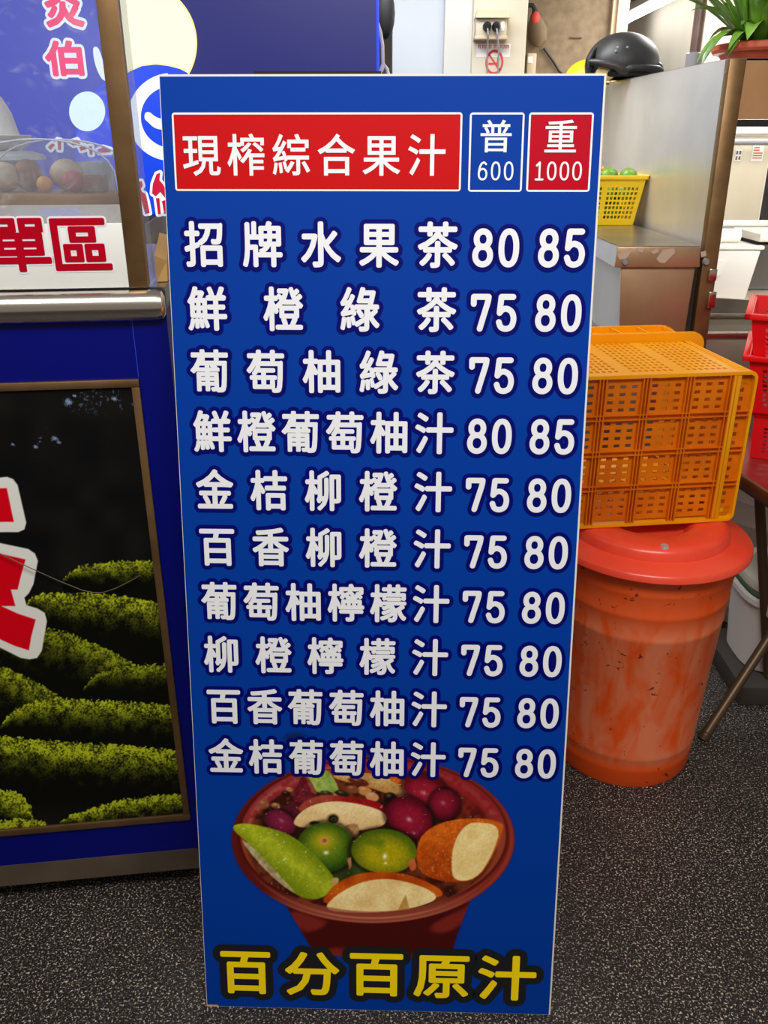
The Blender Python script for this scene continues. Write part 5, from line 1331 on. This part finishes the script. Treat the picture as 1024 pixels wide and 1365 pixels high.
# stainless sink behind the post
SK = empty('sink', (1.25, 2.70, 0), 'stainless sink trough behind the red baskets', 'sink')
s0 = Vector((1.25, 2.70, 0)); zs = 0.862
fL = atz(950, 447, zs)-s0; fR = atz(1012, 440, zs)-s0
fL.y = fR.y = (fL.y+fR.y)/2
x0, x1 = fL.x-0.04, fL.x+0.75; y0, y1 = fL.y, fL.y+0.34
tr_ = MB()
for (a, b) in (((x0, y0), (x1, y0+0.02)), ((x0, y1-0.02), (x1, y1)), ((x0, y0), (x0+0.02, y1)), ((x1-0.02, y0), (x1, y1))):
    tr_.box((a[0], a[1], zs-0.02), (b[0], b[1], zs), 0.004)
tr_.build('rim', M['rail'], SK)
tr_ = MB()
tr_.box((x0+0.004, y0+0.006, 0.52), (x1-0.004, y0+0.014, zs-0.005)); tr_.box((x0+0.004, y1-0.014, 0.52), (x1-0.004, y1-0.006, zs-0.005)); tr_.box((x0+0.004, y0+0.006, 0.52), (x0+0.012, y1-0.006, zs-0.005)); tr_.box((x1-0.012, y0+0.006, 0.52), (x1-0.004, y1-0.006, zs-0.005)); tr_.box((x0+0.004, y0+0.006, 0.52), (x1-0.004, y1-0.006, 0.53))
tr_.build('basin', mat('dull_steel', (170, 160, 144), 0.45, 0.35), SK)
for (x, y) in ((x0+0.03, y0+0.03), (x1-0.03, y0+0.03), (x0+0.03, y1-0.03), (x1-0.03, y1-0.03)):
    MB().tube([(x, y, 0), (x, y, 0.525)], 0.018, 10).build('leg', M['steel'], SK)
bs = MB().hexa([(x0, y1+0.03, zs-0.02), (x1, y1-0.01, zs-0.02), (x1, y1+0.0, zs-0.02), (x0, y1+0.05, zs-0.02)], [(x0, y1+0.03, zs+0.055), (x1, y1-0.01, zs+0.01), (x1, y1, zs+0.01), (x0, y1+0.05, zs+0.055)])
bs.build('splashback', M['steel'], SK)

# white tubs and foam boxes in the opening below the stand
sb = MB(); sb.box((1.17, 3.22, 0), (1.85, 3.75, 0.825), 0.004); sb.build('back_bench', mat('bench_beige', (206, 190, 168), 0.6), label='beige bench behind the sink carrying white tubs', cat='bench')
t = empty('white_tub', (1.33, 3.42, 0.826), 'large white plastic tub with a torn bag over it behind the corner post', 'tub')
def p34(x, y): return at(x, y, 3.3)
w1 = p34(946, 330).x-1.33; w2 = p34(1016, 330).x-1.33; hT = p34(980, 328).z-0.826
MB().hexa([(w1+0.02, -0.12, 0), (w2-0.03, -0.12, 0), (w2-0.03, 0.16, 0), (w1+0.02, 0.16, 0)], [(w1, -0.13, hT), (w2, -0.13, hT), (w2, 0.17, hT), (w1, 0.17, hT)], 0, 0.012).build('tub_body', M['white_p'], t)
fd = MB(); z_ = hT-0.065
fd.hexa([(w1+0.0, -0.138, hT-0.13), (w1+0.05, -0.140, hT-0.10), (w1+0.05, -0.131, hT-0.10), (w1, -0.131, hT-0.13)], [(w1+0.0, -0.138, hT-0.05), (w1+0.062, -0.142, hT-0.055), (w1+0.062, -0.131, hT-0.055), (w1, -0.131, hT-0.05)])
fd.build('bag_fold', M['paper'], t)
MB().box((w1, -0.137, hT-0.012), (w2+0.004, 0.175, hT+0.002), 0.004).build('tub_rim', M['wallw'], t)
t2 = empty('foam_box', (1.48, 3.44, 0.826+hT+0.003), 'white foam lid resting on the white tub', 'foam box')
MB().box((-0.085, -0.15, 0.012), (0.16, 0.12, 0.042), 0.006).build('foam_lid', M['wallw'], t2)
MB().box((-0.08, -0.13, 0.0), (0.155, 0.11, 0.0125), 0.0).build('gap_shade', M['dark'], t2)  # black slab standing in for the shade under the foam lid
MB().tube([(1.272, 3.40, 0.826+hT+0.028), (1.36, 3.40, 0.826+hT+0.028)], 0.026, 18).build('paper_roll', M['paper'], label='white paper roll lying on the white tub by the post', cat='paper roll')
t3 = empty('grey_bin', (1.55, 3.62, 0.826), 'grey white plastic bin behind the foam lid', 'bin')
q = at(990, 298, 3.58).z-0.826
MB().box((-0.22, 0.0, 0), (0.26, 0.10, q), 0.012).build('bin_body', M['gray_p'], t3)
MB().box((-0.228, -0.008, q-0.014), (0.268, 0.108, q+0.002), 0.004).build('bin_rim', M['white_p'], t3)

# white cabinet with notices in front of the right wall
CBY = 4.3
c1 = at(955, 172, CBY); c2 = at(1022, 165, CBY); c3 = at(1010, 300, CBY)
cab = empty('white_cabinet', ((c1.x+c3.x)/2, CBY, 0), 'tall white cabinet with pinned notices seen under the steel stand', 'cabinet')
hx = (c3.x-c1.x)/2
MB().box((-hx-0.1, 0, 0), (hx+0.005, 0.35, c1.z), 0.004).build('cabinet_body', M['wallw'], cab)
MB().box((-hx-0.1, -0.012, 0.05), (hx-0.005, -0.001, c1.z-0.03), 0.003).build('door', M['cream'], cab)
MB().box((-hx-0.12, -0.03, c1.z-0.02), (hx+0.3, 0.36, c1.z+0.012), 0.004).build('top_board', M['white_p'], cab)
MB().tube([(-hx-0.1, -0.05, c1.z-0.055), (hx+0.3, -0.05, c1.z-0.055)], 0.014, 10).build('towel_rail', M['gray_p'], cab)
for k, (x0_, y0_, x1_, y1_, lab) in enumerate(((979, 199, 990, 215, 'small notice with dark squares on the white cabinet next to the post'), (1001, 193, 1020, 215, 'wider notice with red print on the white cabinet, further from the post'))):
    a = at(x0_, y1_, CBY-0.0145); b = at(x1_, y0_, CBY-0.0145)
    t = empty('notice', ((a.x+b.x)/2, CBY-0.0135, (a.z+b.z)/2), lab, 'notice', group='notices on the white cabinet')
    w_, h_ = (b.x-a.x)/2, (b.z-a.z)/2
    MB().box((-w_, -0.001, -h_), (w_, 0, h_)).build('sheet', M['paper'], t)
    m_ = MB()
    if k == 0:
        for ix in (-0.5, 0.45):
            for iz in (-0.45, 0.45): m_.box((w_*ix-w_*0.3, -0.002, h_*iz-h_*0.3), (w_*ix+w_*0.3, -0.001, h_*iz+h_*0.3))
        m_.build('marks', M['ink'], t)
    else:
        for iz in (-0.6, -0.3, 0.0, 0.35, 0.65): m_.box((-w_*0.8, -0.002, h_*iz-h_*0.06), (w_*(0.8 if iz < 0.3 else 0.2), -0.001, h_*iz+h_*0.06))
        m_.build('marks', M['pink_ink'], t)
dk = MB(); a = at(1012, 330, 4.25); b = at(1030, 180, 4.25)
dk.box((c3.x+0.02, 4.45, 0), (1.995, 4.5, 1.30)); dk.build('dark_gap_sheet', mat('gap_dark', (78, 76, 80), 0.8, var=(40, 40, 44), vscale=9), label='dark grey sheet standing in for the gap right of the white cabinet', cat='dark sheet')  # added sheet standing in for the dark gap beside the cabinet
